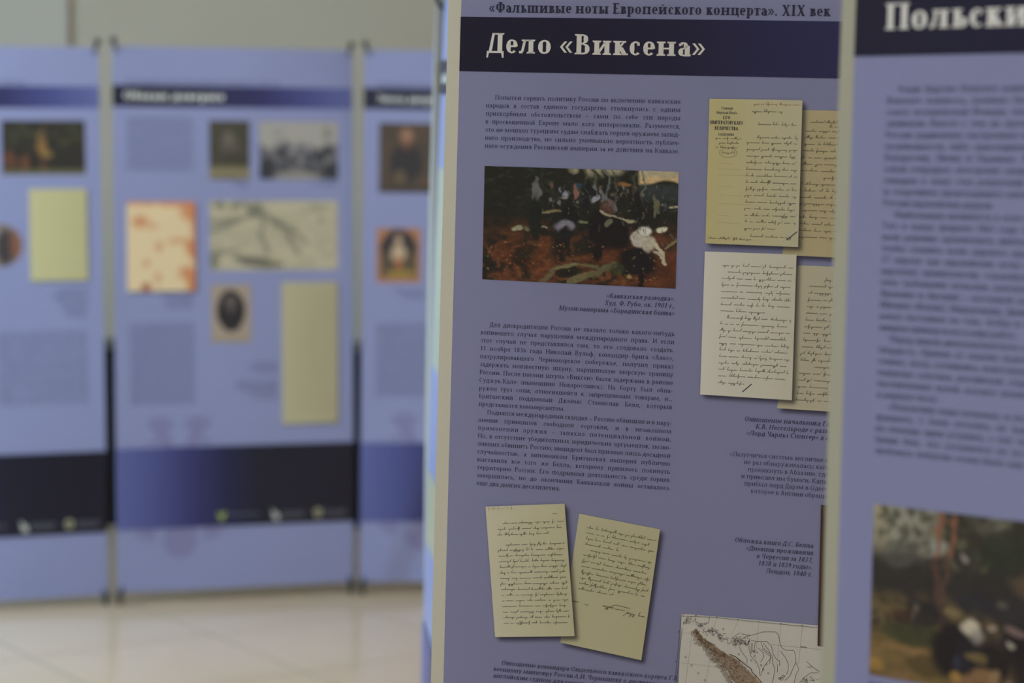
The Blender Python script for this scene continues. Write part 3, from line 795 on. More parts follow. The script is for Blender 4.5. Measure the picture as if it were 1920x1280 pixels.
def paint_forest(a, b):
    p = Paint(a, b, (32, 33, 30), 11, 1.75)
    n1 = p.noise(9, 4); n2 = p.noise(26, 3)
    p.mixin(.75 * p.sm(b, .40, .62) * p.sm(n1, .30, .62), (92, 54, 36))
    p.mixin(.55 * p.sm(b, .45, .8) * p.sm(n2, .55, .75), (112, 70, 44))
    p.mixin(.6 * p.sm(b, .5, .9) * p.sm(1 - n2, .56, .72), (38, 28, 22))
    p.mixin(p.sm(b, .55, .8) * p.sm(a, .7, .95) * .6, (78, 44, 32))
    p.mixin(.5 * p.sm(.45 - b, 0, .2) * p.sm(n2, .5, .8), (52, 58, 48))
    # evening sky and the far hill at the right, gaps of light between the trunks
    sky = p.sm(a, .79, .815) * (1 - p.sm(b - .025 * np.sin(a * 25), .085, .115))
    p.mixin(sky, (176, 154, 116)); p.mixin(sky * p.sm(.05 - b, -.04, .03), (156, 148, 124))
    p.mixin(p.sm(a, .79, .82) * p.sm(b, .10, .13) * (1 - p.sm(b, .20, .30)), (46, 52, 54))
    for x, w_, y1 in ((.46, .03, .02), (.545, .022, .05), (.60, .016, .045), (.655, .028, .04), (.70, .03, .035)):
        p.ell(x, 0.0, w_, y1 + .01, (146, 140, 118), soft=.6, k=.8)
    for x, w_, y1, c in ((.525, .006, .30, (60, 64, 58)), (.565, .011, .24, (72, 76, 68)), (.635, .009, .3, (84, 88, 84)), (.675, .007, .36, (66, 68, 62)), (.775, .016, .40, (58, 62, 54)), (.815, .009, .42, (96, 98, 88)), (.30, .012, .2, (40, 44, 40))):
        p.seg(x, 0, x + .012, y1, w_, c, .9)
    p.seg(.60, .18, .69, .33, .022, (96, 98, 112), .8)
    for i in range(46):                                   # a crowd in the middle distance
        x = p.rs.uniform(.33, .99); y = p.rs.uniform(.14, .30) + (.06 if x > .8 else 0)
        c = [(104, 106, 112), (66, 78, 92), (98, 80, 70), (44, 44, 44), (112, 110, 100), (58, 62, 68)][p.rs.randint(6)]
        p.ell(x, y, p.rs.uniform(.004, .010), p.rs.uniform(.010, .028), c, soft=.4, k=.8)
    p.ell(.50, .155, .035, .02, (52, 78, 92), soft=.6, k=.7)
    p.ell(.725, .13, .035, .018, (140, 100, 64), soft=.5, k=.7)
    p.ell(.275, .22, .024, .09, (96, 98, 96), rot=.08, k=.85); p.ell(.28, .11, .010, .03, (78, 80, 84), soft=.4)
    p.ell(.27, .45, .028, .20, (28, 32, 30)); p.ell(.425, .22, .014, .035, (122, 126, 140)); p.ell(.475, .20, .012, .06, (112, 84, 76))
    p.ell(.535, .24, .030, .11, (28, 30, 36)); p.ell(.585, .26, .014, .04, (130, 132, 146), rot=.5)
    p.seg(.30, .385, .41, .375, .008, (112, 104, 78)); p.seg(.48, .46, .54, .455, .011, (104, 106, 84)); p.seg(.31, .515, .34, .515, .009, (120, 120, 104))
    p.ell(.185, .535, .026, .018, (134, 134, 112), rot=-.3, k=.9); p.ell(.225, .54, .012, .02, (90, 88, 68))
    # stooping figures carrying a load
    p.ell(.45, .40, .045, .11, (27, 28, 30)); p.ell(.425, .51, .043, .065, (112, 110, 124)); p.ell(.43, .60, .045, .085, (28, 30, 34)); p.ell(.425, .555, .012, .05, (26, 27, 30))
    p.seg(.415, .60, .41, .80, .018, (34, 28, 24)); p.seg(.45, .62, .455, .75, .014, (34, 28, 24))
    p.ell(.62, .50, .075, .16, (24, 24, 28)); p.ell(.68, .56, .10, .13, (25, 24, 27), rot=.25); p.ell(.60, .68, .03, .12, (27, 24, 24)); p.ell(.65, .33, .04, .07, (96, 70, 60), k=.6)
    p.seg(.62, .37, .79, .455, .010, (138, 134, 112)); p.seg(.76, .34, .82, .33, .008, (92, 92, 78))
    p.ell(.80, .36, .035, .17, (28, 28, 28)); p.ell(.87, .42, .05, .08, (30, 30, 30)); p.ell(.885, .30, .012, .10, (98, 96, 78), k=.8)
    p.ell(.80, .78, .10, .13, (26, 25, 28), rot=.2); p.ell(.74, .86, .02, .07, (28, 26, 26)); p.ell(.83, .93, .018, .09, (26, 24, 26)); p.ell(.65, .45, .015, .03, (110, 110, 90), k=.7)
    # white horse-like shape at the right
    p.ell(.822, .57, .045, .085, (160, 156, 148), rot=.55, soft=.2); p.ell(.86, .63, .03, .07, (160, 154, 142), rot=.5, soft=.3); p.ell(.845, .52, .03, .035, (192, 186, 172), soft=.3); p.ell(.925, .50, .028, .026, (184, 178, 160), rot=-.35, soft=.2)
    p.seg(.88, .60, .925, .74, .017, (168, 162, 140)); p.seg(.925, .70, .95, .80, .010, (156, 150, 128)); p.seg(.885, .70, .93, .74, .014, (150, 146, 130))
    p.seg(.93, .66, 1.0, .59, .012, (112, 104, 76)); p.seg(.955, .30, 1.0, .31, .010, (150, 146, 120))
    # fallen logs
    p.seg(.31, 1.0, .385, .86, .022, (90, 82, 62)); p.seg(.385, .865, .50, .83, .018, (104, 100, 72)); p.seg(.50, .83, .60, .845, .012, (92, 84, 58))
    p.seg(.45, 1.0, .56, .91, .030, (94, 88, 64)); p.seg(.56, .91, .68, .83, .030, (84, 82, 60)); p.ell(.70, .86, .04, .05, (44, 56, 38), k=.7); p.ell(.76, .925, .012, .02, (132, 122, 84))
    for i in range(90):
        x, y = p.rs.uniform(.02, .98), p.rs.uniform(.62, .98)
        p.ell(x, y, .0035, .006, [(150, 104, 72), (120, 110, 72), (136, 70, 38)][p.rs.randint(3)], soft=.5, k=.7)
    for i in range(170):
        x, y = p.rs.uniform(.3, .99), p.rs.uniform(.12, .58); an = p.rs.uniform(-.9, .9); ll = p.rs.uniform(.008, .03)
        p.seg(x, y, x + ll * math.sin(an), y + ll * 1.7 * math.cos(an), p.rs.uniform(.002, .005), [(34, 33, 34), (30, 30, 32), (74, 70, 60), (60, 52, 44), (92, 90, 84), (26, 26, 28)][p.rs.randint(6)], .7)
    gr = 1 + .45 * (p.noise(70, 2)[:, None] - .5)
    return np.clip(p.c * gr * 0.92, 0, .9)
pic(b4, 'painting_print', [(0.0379, 0.3186), (0.2947, 0.3184), (0.2957, 0.4669), (0.0389, 0.466)], 0.0005, (210, 122), paint_forest, 'printed dark forest painting with a white horse')
b4.text('caption_text', ['«Кавказская разведка».', 'Худ. Ф. Рубо, ок. 1901 г.,', 'Музей-панорама «Бородинская битва»'], 0.2953, 0.4825, 0.0094, 0.0086, ital=True, align='r')

CR1, CR2 = (0.68, 0.61, 0.31), (0.68, 0.64, 0.46)
CW1, CW2 = (0.56, 0.53, 0.44), (0.50, 0.46, 0.34)
# right-hand pair, upper: second page below, first page above
pg = b4.page([(0.4492, 0.2367), (0.5665, 0.2367), (0.567, 0.4190), (0.4308 + .0, 0.4185)], (.60, .52, .32), (.60, .52, .30), 0.0006, 'yellowed second letter page partly behind the first', seed=3)
b4.hand([(.10, .98, .085), (.3, .98, .115)] + [(.06, .97, .145 + .0455 * k) for k in range(6)] + [(.06, .5, .418)] + [(.3, .97, .463)] + [(.06, .97, .508 + .0455 * k) for k in range(9)], 5, 0.0024)
pg = b4.page([(0.3313, 0.2253), (0.4488, 0.2248), (0.4505, 0.4076), (0.3323, 0.4076)], CR1, CR2, 0.0014, 'yellow printed-form letter page with a stamped heading', seed=5)
b4.hand([(.48, .97, .035)], 8, 0.0021, 0.0004, M_HANDR, 'faded_note')
b4.hand([(.46, .80, .085), (.53, .95, .172), (.52, .97, .262)] + [(.415, .97, .300 + .0452 * k) for k in range(13)] + [(.415, .76, .300 + .0452 * 13), (.48, .93, .300 + .0452 * 14.2)], 9, 0.0023)
b4.hand([(.03, .50, .965)], 12, 0.0018)
hq = []
for tx, vc, wd_, em_, stl in (('Главный', .2383, .0150, .0048, SEMI), ('Морской Штабъ', .2439, .0270, .0046, SEMI), ('ЕГО', .2504, .0095, .0056, BOLD),
                              ('ИМПЕРАТОРСКАГО', .2569, .0420, .0062, BOLD), ('ВЕЛИЧЕСТВА', .2641, .0300, .0062, BOLD), ('КАНЦЕЛЯРИЯ', .2712, .0200, .0040, SEMI)):
    hq.append(line_quads(tx, .3542 - wd_ / 2, vc, em_, stl, False, wd_, 'l', 'scale'))
b4.quads('printed_heading', np.concatenate(hq), 0.0019, M_HEAD, pg)
b4.hand([(.07, .37, .275), (.12, .36, .305), (.08, .34, .335), (.15, .30, .372)], 13, 0.0018, 0.00035)
segs = []
for k in range(24):
    t0, t1 = 2 * math.pi * k / 24, 2 * math.pi * (k + 1) / 24
    segs.append(((.22 + .095 * math.cos(t0), .368 + .033 * math.sin(t0)), (.22 + .095 * math.cos(t1), .368 + .033 * math.sin(t1))))
b4.stroke(segs, 0.0003, M_HAND, 'oval_stamp')
b4.stroke([((.875, .955), (.985, .895))], 0.0011, M_HEAD)
b4.stroke([((.12, y), (.28 + .1 * (k % 3), y + .004)) for k, y in enumerate((.44, .48, .52, .60, .66, .72, .80, .85))], 0.00025, mat('faint_rule', (.40, .35, .2), .5), 'faint_rule')
# lower pair
b4.page([(0.4494, 0.4304), (0.5665, 0.4300), (0.567, 0.6125), (0.4314, 0.6122)], (.64, .59, .44), (.64, .60, .49), 0.0006, 'cream second page partly behind the white letter page', seed=6)
b4.hand([(.32, .97, .10)] + [(.16, .97, .145 + .0465 * k) for k in range(12)] + [(.3, .97, .145 + .0465 * 12)] + [(.16, .97, .145 + .0465 * k) for k in range(13, 18)], 15, 0.0024)
pg = b4.page([(0.332, 0.4178), (0.4489, 0.4171), (0.450, 0.6009), (0.3322, 0.6004)], (.88, .86, .80), (.75, .72, .60), 0.0014, 'pale cream letter page with dense handwriting', seed=7)
b4.hand([(.19, .97, .095), (.26, .97, .140)] + [(.19, .96, .185 + .0452 * k) for k in range(5)] + [(.19, .72, .185 + .0452 * 5), (.26, .97, .185 + .0452 * 6)] + [(.19, .96, .185 + .0452 * k) for k in range(7, 16)] + [(.19, .50, .912)], 16, 0.0024)
b4.stroke([((.46, .965), (.56, .905))], 0.0012, M_HEAD)
b4.text('caption_text', ['Отношение начальника Главного морского', 'К.В. Нессельроде с разъяснением о', '«Лорд Чарльз Спенсер» в связи с'], 0, 0.6310, 0.0089, 0.0087, ital=True, us=[.3900, .4045, .3930])
b4.text('body_text', ['«Лазутчичья система англичан в отношении', 'не раз обнаруживалась: капитан', 'проникнуть в Абхазию, где в 1834', 'и привозил им бумаги. Капитан Лион', 'прибыл лорд Дарэм в Одессу, что', 'которое в Англии обращается'], 0, 0.6768, 0.00915, 0.0084, style=(.088, .042), us=[.3730, .3915, .3965, .3885, .3930, .4015])
b4.text('caption_text', ['Обложка книги Д.С. Белла', '«Дневник проживания', 'в Черкесии за 1837,', '1838 и 1839 годы».', 'Лондон, 1840 г.'], 0.4842, 0.7872, 0.0092, 0.0085, ital=True, align='r')
# two tilted letters at the lower left: the right one lies beneath
b4.page([(0.1784, 0.7653), (0.286, 0.7782), (0.2671, 0.9515), (0.1584, 0.9374)], (.66, .64, .44), (.64, .61, .40), 0.0006, 'tilted cream letter page with a signature', seed=8)
b4.hand([(.12, .98, .095), (.12, .94, .135), (.12, .97, .178), (.12, .55, .222), (.2, .96, .262), (.12, .97, .305), (.12, .95, .35), (.12, .97, .393), (.12, .94, .437), (.12, .98, .48), (.12, .94, .523), (.12, .55, .565)], 21, 0.0024)
b4.hand([(.05, .16, .67), (.22, .28, .675), (.44, .60, .66), (.74, .97, .675)], 22, 0.0034, 0.0006)
b4.stroke([((.52, .655), (.60, .628)), ((.60, .628), (.78, .632)), ((.60, .66), (.72, .655)), ((.70, .70), (.77, .66))], 0.0006, M_HAND, 'signature')
pg = b4.page([(0.0521, 0.7647), (0.1586, 0.7534), (0.1776, 0.9271), (0.070, 0.9375)], (.77, .75, .58), (.70, .675, .46), 0.0014, 'upright cream letter page overlapping the tilted one', seed=9)
b4.hand([(.20, .98, .135), (.13, .95, .180), (.12, .78, .222)] + [(.22, .97, .300)] + [(.12, .96, .3415 + .0428 * k) for k in range(14)], 23, 0.0022)
b4.hand([(.84, .90, .075)], 24, 0.002)
b4.hand([(.03, .36, .02)], 25, 0.0018, 0.0003, mat('faint_green_note', (.36, .38, .18), .5), 'faded_note')
b4.text('caption_text', ['¶Отношение командира Отдельного кавказского корпуса Г.В. Розена', 'военному министру России А.И. Чернышеву о доставке мирного го', 'английским судном для горцев в бухту Суджук-Кале'], 0.0655, 0.9740, 0.00900, 0.0085, ital=True, us=[.0790, .0680, .0680])

# the book spine and the map
bk = [(0.4922, 0.7313), (0.530, 0.7313), (0.533, 0.9165), (0.4947, 0.9120)]
def book_col(a, b):
    n = noise2(np.random.RandomState(4), 12)(a, b)
    k = np.ones((len(a), 3)) * np.array((.075, .036, .026)); return k * (0.7 + .6 * n)[:, None]
pic(b4, 'book_print', bk, 0.0014, (8, 30), book_col, 'dark brown book spine with worn gilt lines')
b4.stroke([((.28, .26), (.8, .262)), ((.28, .355), (.8, .357)), ((.34, .42), (.8, .422))], 0.0016, M_GOLD, 'gilt_line')
mpo = b4.page([(0.3178, 0.8859), (0.560, 0.8859), (0.565, 1.16), (0.3155, 1.16)], (.76, .74, .70), (.76, .74, .71), 0.0006, 'white printed map with a brown mountain ridge', 'map_print', sh=False, seed=12)
S_ = 1 / 9550.0
def mp(x, y): return (0.3178 + (x - 60) * S_ - .00006 * (y - 75) / 9.5, 0.8859 + (y - 75 - .083 * (x - 60)) * S_)
def mline(pts): return [(mp(*p), mp(*q)) for p, q in zip(pts[:-1], pts[1:])]
grid = []
for x in (505, 770, 1030, 1300, 1565): grid += [(mp(x, 110 + .083 * (x - 60)), mp(x - 60 * (x < 800), 700 if x > 770 else 330))]
grid += mline([(215, 300), (180, 1400)]) + mline([(465, 620), (430, 1400)]) + mline([(80, 315), (200, 325)]) + mline([(110, 690), (620, 752)]) + mline([(1200, 455), (1820, 512)]) + mline([(730, 820), (700, 1400)])
b4.stroke(grid, 0.00028, mat('map_graticule', (.33, .32, .30), .5), 'map_grid', False)
grey = mline([(80, 105), (420, 118), (1750, 243)]) + mline([(60, 100), (62, 2600)]) + mline([(85, 180), (62, 2600)][0:0] or [(85, 250), (70, 2600)])
grey += mline([(720, 375), (810, 310)]) + mline([(830, 325), (935, 345), (1030, 320), (1090, 300), (1170, 297), (1245, 300), (1280, 330), (1300, 390), (1320, 460), (1345, 500), (1390, 525), (1490, 530), (1515, 580), (1530, 680), (1575, 760), (1545, 830), (1535, 930), (1500, 1100)])
grey += mline([(700, 380), (840, 390), (900, 350), (940, 350)]) + mline([(950, 400), (1010, 420), (1150, 420), (1210, 475), (1240, 570), (1290, 640), (1330, 660), (1335, 720)])
grey += mline([(1080, 430), (1110, 500), (1190, 560), (1235, 600), (1245, 680), (1280, 760), (1275, 880), (1250, 1000)]) + mline([(1010, 425), (1000, 520), (1000, 560)])
grey += mline([(1110, 440), (1180, 520), (1215, 590), (1210, 700)]) + mline([(925, 400), (940, 520), (970, 600), (1050, 680), (1090, 760), (1100, 840)]) + mline([(1050, 500), (1120, 560), (1130, 610), (1100, 680)])
grey += mline([(1330, 540), (1400, 620), (1440, 700), (1445, 770), (1430, 830)]) + mline([(1530, 670), (1500, 760), (1470, 850), (1420, 900)]) + mline([(810, 480), (860, 560), (930, 640), (930, 700)])
grey += mline([(1655, 660), (1740, 730), (1830, 790)]) + mline([(1670, 735), (1740, 730)]) + mline([(1820, 800), (1720, 805), (1650, 860), (1600, 930), (1560, 1010)])
grey += mline([(1310, 700), (1315, 800)]) + mline([(1220, 620), (1150, 720), (1110, 850)]) + mline([(1565, 478), (1640, 487)]) + mline([(1570, 482), (1650, 489)])
grey += mline([(415, 110), (410, 180), (370, 210), (300, 195), (245, 180), (240, 110)])
rr = random.Random(7)
for (cx, cy, sx, sy, k) in ((160, 160, 70, 45, 20), (310, 215, 50, 15, 10), (450, 285, 60, 14, 10), (760, 420, 60, 45, 26), (880, 430, 45, 45, 22), (590, 370, 50, 35, 16), (480, 320, 110, 40, 22), (1010, 555, 16, 20, 6), (1360, 860, 40, 16, 10), (1680, 900, 60, 20, 10), (1780, 880, 50, 20, 8)):
    for _ in range(k):
        x, y = cx + rr.gauss(0, sx * .6), cy + rr.gauss(0, sy * .6); an = rr.uniform(0, 6.3); ll = rr.uniform(10, 30)
        grey += mline([(x, y), (x + ll * math.cos(an), y + ll * math.sin(an)), (x + ll * math.cos(an + .6) * 1.5, y + ll * math.sin(an + .6) * 1.5)])
for (cx, cy) in ((600, 265), (165, 620), (250, 725), (340, 822), (430, 910), (1210, 815), (1140, 765), (1175, 705), (1110, 715), (820, 580), (985, 655)):
    for k in range(7): t0 = k * .75; grey += mline([(cx + 11 * math.cos(t0), cy + 11 * math.sin(t0)), (cx + 11 * math.cos(t0 + .75), cy + 11 * math.sin(t0 + .75))])
for k in range(34): grey += mline([(1240 - 2 * k * 5 + rr.uniform(-6, 6), 700 + rr.uniform(-120, 30)), (1246 - 10 * k, 706 + rr.uniform(-120, 30))][0:0] or [(960 + k % 3 * 8, 440 + k * 4), (966 + k % 3 * 8, 442 + k * 4)])
for k in range(22): x = 1095 + k * 6; y = 510 + k * 5; grey += mline([(x, y), (x + 8, y + 3)])
for (x, y) in ((505, 118), (770, 145), (1030, 172), (1298, 192), (1565, 210), (50, 300), (48, 675), (243, 95)): grey += mline([(x - 12, y), (x + 12, y + 2)]) + mline([(x - 10, y + 5), (x + 10, y + 6)])
b4.stroke(grey, 0.00056, M_GREY, 'map_rivers', False)
# brown hachured ridge running down to the right
rid = [(250, 265), (330, 390), (450, 470), (560, 570), (650, 640), (760, 720), (850, 830), (960, 940), (1080, 1080), (1230, 1240), (1420, 1420), (1650, 1600)]
wid = [16, 30, 44, 62, 86, 105, 125, 145, 160, 175, 190, 200]
brown = []; Qf = []
for i in range(len(rid) - 1):
    (x0, y0), (x1, y1), w0, w1 = rid[i], rid[i + 1], wid[i], wid[i + 1]
    Qf.append([mp(x0 + w0 * .6, y0 - w0 * .5), mp(x1 + w1 * .6, y1 - w1 * .5), mp(x1 - w1 * .62, y1 + w1 * .55), mp(x0 - w0 * .62, y0 + w0 * .55)])
b4.quads('map_ridge_tint', np.array(Qf), b4.coff + 0.0003, mat('map_tan_tint', (.40, .31, .235), .5, .3, .25, 300), b4.cur)
for i in range(len(rid) - 1):
    for k in range(44):
        t0 = rr.random(); x = rid[i][0] * (1 - t0) + rid[i + 1][0] * t0; y = rid[i][1] * (1 - t0) + rid[i + 1][1] * t0; ww = wid[i] * (1 - t0) + wid[i + 1] * t0
        o_ = rr.uniform(-.9, .9) * ww; an = rr.choice([.5, .7, .9, 2.2, 2.4]) + rr.uniform(-.25, .25); ll = rr.uniform(18, 46)
        px, py = x + o_ * .72, y - o_ * .70
        brown += mline([(px, py), (px + ll * math.cos(an), py + ll * math.sin(an))])
    for k in range(9):                                        # comb of coastal hachures below the ridge
        t0 = (k + .5) / 9; x = rid[i][0] * (1 - t0) + rid[i + 1][0] * t0; y = rid[i][1] * (1 - t0) + rid[i + 1][1] * t0; ww = wid[i]
        px, py = x - ww * .72, y + ww * .66; ll = rr.uniform(42, 78)
        brown += mline([(px, py), (px - ll * .86, py + ll * .42 + 6)])
b4.stroke(brown, 0.00062, M_BROWN, 'map_ridge', False)
b4.stroke(mline([(700, 580), (780, 610), (860, 670), (920, 715), (985, 755), (1010, 810), (1060, 850), (1110, 905), (1180, 990), (1300, 1100)]), 0.0010, mat('ridge_crest_ink', (.10, .055, .03), .5), 'map_crest', False)

# ================================================================== banner at the right edge
b5 = Banner((0.6166, 1.842, 0.0303, -0.6982, -0.0154, -0.004), 'nearest lilac banner cut off by the right edge, title beginning Польски', 5, 0.0016, 0.0155)
b5.sheet(M_MARGIN_DIMMED); b5.emblem(); b5.bars(); b5.logos()
b5.text('series_heading', [SER], 0.0380, 0.1207, 0.01, 0.0190, M_HEAD, BOLD, width=0.4415, stretch='scale')
o = b5.text('title_lettering', ['Польский вопрос'], 0.0312, 0.1727, 0.01, 0.0345, M_WHITE, BOLD, off=0.0009, width=.297, stretch='scale'); o['label'] = 'large white title lettering'
P5 = ['¶Когда Царство Польское вошло в состав России', 'Венского конгресса, полякам было обещано, что', 'статус исторической Польши, чему', 'занимали. Вместе с тем их противники внутри',
      'России радикально настроенная шляхта', 'независимости, либо присоединения земель', 'Белоруссии, Литвы и Украины). Восстания', 'собой очередное обострение национальных', 'поводом к нему стал рекрутский набор, но',
      'и следствием происходящего митинга', 'России европейских держав.~', '¶Наибольшую активность в этом отношении', 'Уже в конце февраля 1863 года правительства', 'вали решение организовать дипломатический',
      'чтобы сломить волю царского правительства', '17 апреля три европейских ноты в Петербург', 'царскому правительству ссылались на', 'нять требования польских мятежников', 'Франция и Австрия – поставили ноты', 'Швеция, Италия, Нидерланды, Дания',
      'мягко настаивая на том, чтобы', 'ивидом пример всем в мире работ.~', '¶Перед лицом дипломатического на', 'твердость. Приняв от многих подел', 'славно, ноты готовились известным', 'канцлера ответить российской сторо', 'поставленных целей, которое нужно', 'в мирную часть.~',
      '¶«Положение наше печально, и может', 'вращаясь, с боем отстоять, не ведая', 'на помощь идти уступить, с ему под', 'брани был, что отступаться но все д', 'пробовать попытаю этому было еще нужно']
_fill = ' и на том основании было решено продолжать общее дело'
def fill(t_):
    if t_.endswith('~'): return t_
    n_ = 55 - len(t_)
    return t_ + (_fill[:n_].rstrip() if n_ > 0 else '')
b5.text('body_text', [fill(t_) for t_ in P5], 0.0365, 0.2305, 0.01055, 0.0086, width=0.2580)
def paint_pines(a, b):
    p = Paint(a, b, (46, 42, 38), 31, 1.6)
    n1 = p.noise(8, 4); n2 = p.noise(20, 3)
    sky = (1 - p.sm(b + .25 * (n1 - .5), .10, .30))
    p.mixin(sky * (1 - p.sm(a, .26, .36)), (120, 118, 106)); p.mixin(.75 * sky * (1 - p.sm(a, .0, .12)), (134, 124, 100))
    p.mixin(.8 * (1 - p.sm(b, .0, .2)) * p.sm(a, .5, .6) * (1 - p.sm(a, .62, .66)), (112, 110, 100))
    for i in range(150):
        x, y = p.rs.uniform(.02, .98), p.rs.uniform(.0, .34)
        dk = [(58, 60, 48), (46, 46, 42), (70, 66, 60), (78, 76, 60)][p.rs.randint(4)]
        p.ell(x, y, p.rs.uniform(.008, .026), p.rs.uniform(.012, .035), dk, rot=p.rs.uniform(-.6, .6), soft=.5, k=.8)
    p.mixin(.8 * p.sm(b, .26, .36) * (1 - p.sm(b, .44, .56)), (40, 38, 38))
    p.ell(.13, .27, .08, .09, (72, 70, 66), k=.6); p.ell(.31, .20, .04, .05, (124, 124, 116), k=.8); p.ell(.43, .235, .016, .022, (120, 116, 110), k=.8); p.ell(.62, .19, .11, .12, (38, 42, 34), k=.85); p.ell(.68, .08, .08, .05, (44, 44, 38), k=.8)
    p.ell(.78, .36, .12, .08, (84, 68, 54), k=.6)
    # ground: yellow grass and trodden earth
    p.mixin(.55 * p.sm(b, .44, .6) * p.sm(n2, .42, .62) * (1 - p.sm(a, .45, .7)), (104, 88, 56))
    p.mixin(.75 * p.sm(b, .66, .78) * (1 - p.sm(a, .40, .70)), (96, 78, 46)); p.mixin(.65 * p.sm(b, .8, .86) * p.sm(n1, .35, .6), (104, 82, 56))
    p.ell(.20, .72, .16, .07, (46, 50, 36), k=.85); p.ell(.16, .82, .12, .022, (112, 86, 58), k=.7); p.ell(.02, .93, .05, .04, (134, 104, 54), k=.7); p.ell(.26, .90, .10, .06, (56, 48, 32), k=.7)
    p.seg(.315, .0, .305, .28, .020, (108, 74, 60)); p.seg(.305, .28, .33, .68, .024, (66, 48, 44)); p.seg(.385, .0, .365, .26, .021, (104, 72, 58)); p.seg(.36, .26, .34, .5, .020, (70, 54, 48))
    p.seg(.29, .11, .315, .16, .012, (112, 84, 64), .8); p.seg(.325, .05, .38, .055, .008, (104, 72, 54), .8)
    # riders
    p.ell(.40, .78, .11, .16, (27, 25, 27)); p.ell(.16, .62, .07, .045, (52, 38, 32), k=.8); p.ell(.215, .59, .012, .04, (112, 98, 92), k=.8); p.ell(.27, .60, .06, .07, (34, 32, 34), k=.9)
    p.ell(.50, .50, .10, .06, (36, 36, 42), k=.8); p.ell(.66, .53, .10, .07, (40, 38, 42), k=.9); p.ell(.61, .49, .02, .02, (82, 78, 72), k=.7)
    p.ell(.478, .635, .036, .045, (156, 148, 132), soft=.3); p.ell(.50, .68, .03, .05, (118, 114, 108), k=.8); p.ell(.38, .57, .03, .025, (104, 92, 66), k=.8)
    p.ell(.56, .83, .10, .13, (30, 27, 28)); p.ell(.47, .80, .05, .10, (30, 28, 34)); p.ell(.42, .84, .02, .04, (40, 42, 58), k=.9); p.ell(.57, .615, .02, .02, (140, 124, 112), k=.8)
    p.ell(.72, .70, .10, .12, (28, 25, 28)); p.ell(.655, .70, .018, .016, (140, 134, 124)); p.ell(.68, .62, .05, .02, (112, 92, 90), k=.7); p.ell(.51, .80, .05, .03, (104, 88, 56), k=.7)
    p.ell(.54, .89, .06, .04, (108, 84, 58), k=.85); p.ell(.49, .93, .10, .03, (106, 80, 58), k=.8); p.ell(.41, .92, .024, .035, (134, 104, 56), k=.85); p.ell(.59, .90, .02, .05, (120, 98, 72), k=.8); p.ell(.665, .93, .02, .02, (112, 112, 96), k=.8)
    p.ell(.80, .85, .14, .14, (30, 27, 28), k=.9)
    gr = 1 + .28 * (p.noise(50, 2)[:, None] - .5)
    return np.clip(p.c * gr * 0.95, 0, .9)
def paint_pines_wide(a, b): return paint_pines(a / 0.85, b)
pic(b5, 'painting_print', [(0.0372, 0.6165), (0.2950, 0.6165), (0.2955, 0.7800), (0.0374, 0.7795)], 0.0005, (190, 120), paint_pines_wide, 'printed painting of riders under two red pine trunks')
b5.text('caption_text', ['Бой повстанцев с казаками в лесу'][0:1], 0.0372, 0.7905, .01, 0.0085, ital=True)

# ================================================================== banner seen almost edge-on
b6 = Banner((-0.1521, 4.3613, 0.0326, -1.4718, -0.0216, 0.0234), 'banner seen almost edge-on as a pale blue strip beside the sharp central banner', 6, 0.001, 0.0175, True)
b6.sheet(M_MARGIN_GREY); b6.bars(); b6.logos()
b6.page(rect(.03, .348, .24, .765), (.44, .44, .35), (.44, .44, .35), 0.0006, 'tall pale yellow document', sh=False, seed=15)
b6.page(rect(.03, .99, .27, 1.145), (.46, .42, .28), (.46, .42, .28), 0.0006, 'small yellow document near the footer', sh=False, seed=16)
b6.text('body_text', PARA2[:16], 0.50, 0.35, 0.01047, 0.0093, width=0.255)
b6.page(rect(.50, .60, .74, .78), (.2, .17, .12), (.1, .09, .07), 0.0006, 'dark picture', sh=False, seed=17)
b6.text('title_lettering', ['Крымская война'], 0.0362, 0.1727, 0.01, 0.0345, M_WHITE, BOLD, off=0.0009)

# ================================================================== the three banners across the room
LB = np.array((0.62, 0.71, 0.70))
b2 = Banner((-0.9152, 7.4168, 0.0446, 0.2891, -0.0243, -0.0016), 'far middle banner shown whole, with the rust-stained sheet and wide old map', 2, 0.003)
b2.sheet(); b2.emblem(); b2.bars(); b2.logos()
b2.text('series_heading', [SER], 0.0380, 0.1207, 0.01, 0.0190, M_TEXT, REG, width=0.515, stretch='scale')
b2.text('title_lettering', ['Обман доверия'], 0.0362, 0.1727, 0.01, 0.0366, M_WHITE, BOLD, width=0.332, stretch='scale', off=0.0009)['label'] = 'blurred white title lettering'
TXT = PARA2[3:10] + PARA1[1:] + PARA2[12:20]
b2.text('body_text', TXT[:17], 0.0455, 0.2365, 0.01042, 0.0088, width=0.217)
b2.text('body_text', (TXT + TXT)[3:29], 0.0495, 0.9120, 0.01055, 0.0088, width=0.214)
b2.text('caption_text', ['карты и записки к делу', 'о доверии, собранные', 'в архиве, подлинник,', 'ведомства за 1834 год'], 0.2600, 0.8190, 0.0125, 0.0095, ital=True, align='r')
b2.text('caption_text', ['портрет государя', 'императора, гравюра', 'из собрания музея'], 0.5402, 1.0500, 0.0130, 0.0100, ital=True, align='r')
b2.text('caption_text', ['отрывок записки, из которой', 'видно отношение министра', 'к этому делу, подлинник', 'архива, список с нее', 'того же времени'], 0.5402, 1.1130, 0.0130, 0.0105, ital=True, align='r')
b2.text('caption_text', ['вид лагеря, литография', 'того же времени'], 0.745, 0.4440, 0.0110, 0.0085, ital=True, align='r')
b2.text('caption_text', ['портрет посла', 'в мундире'], 0.448, 0.4460, 0.0110, 0.0085, ital=True, align='r')
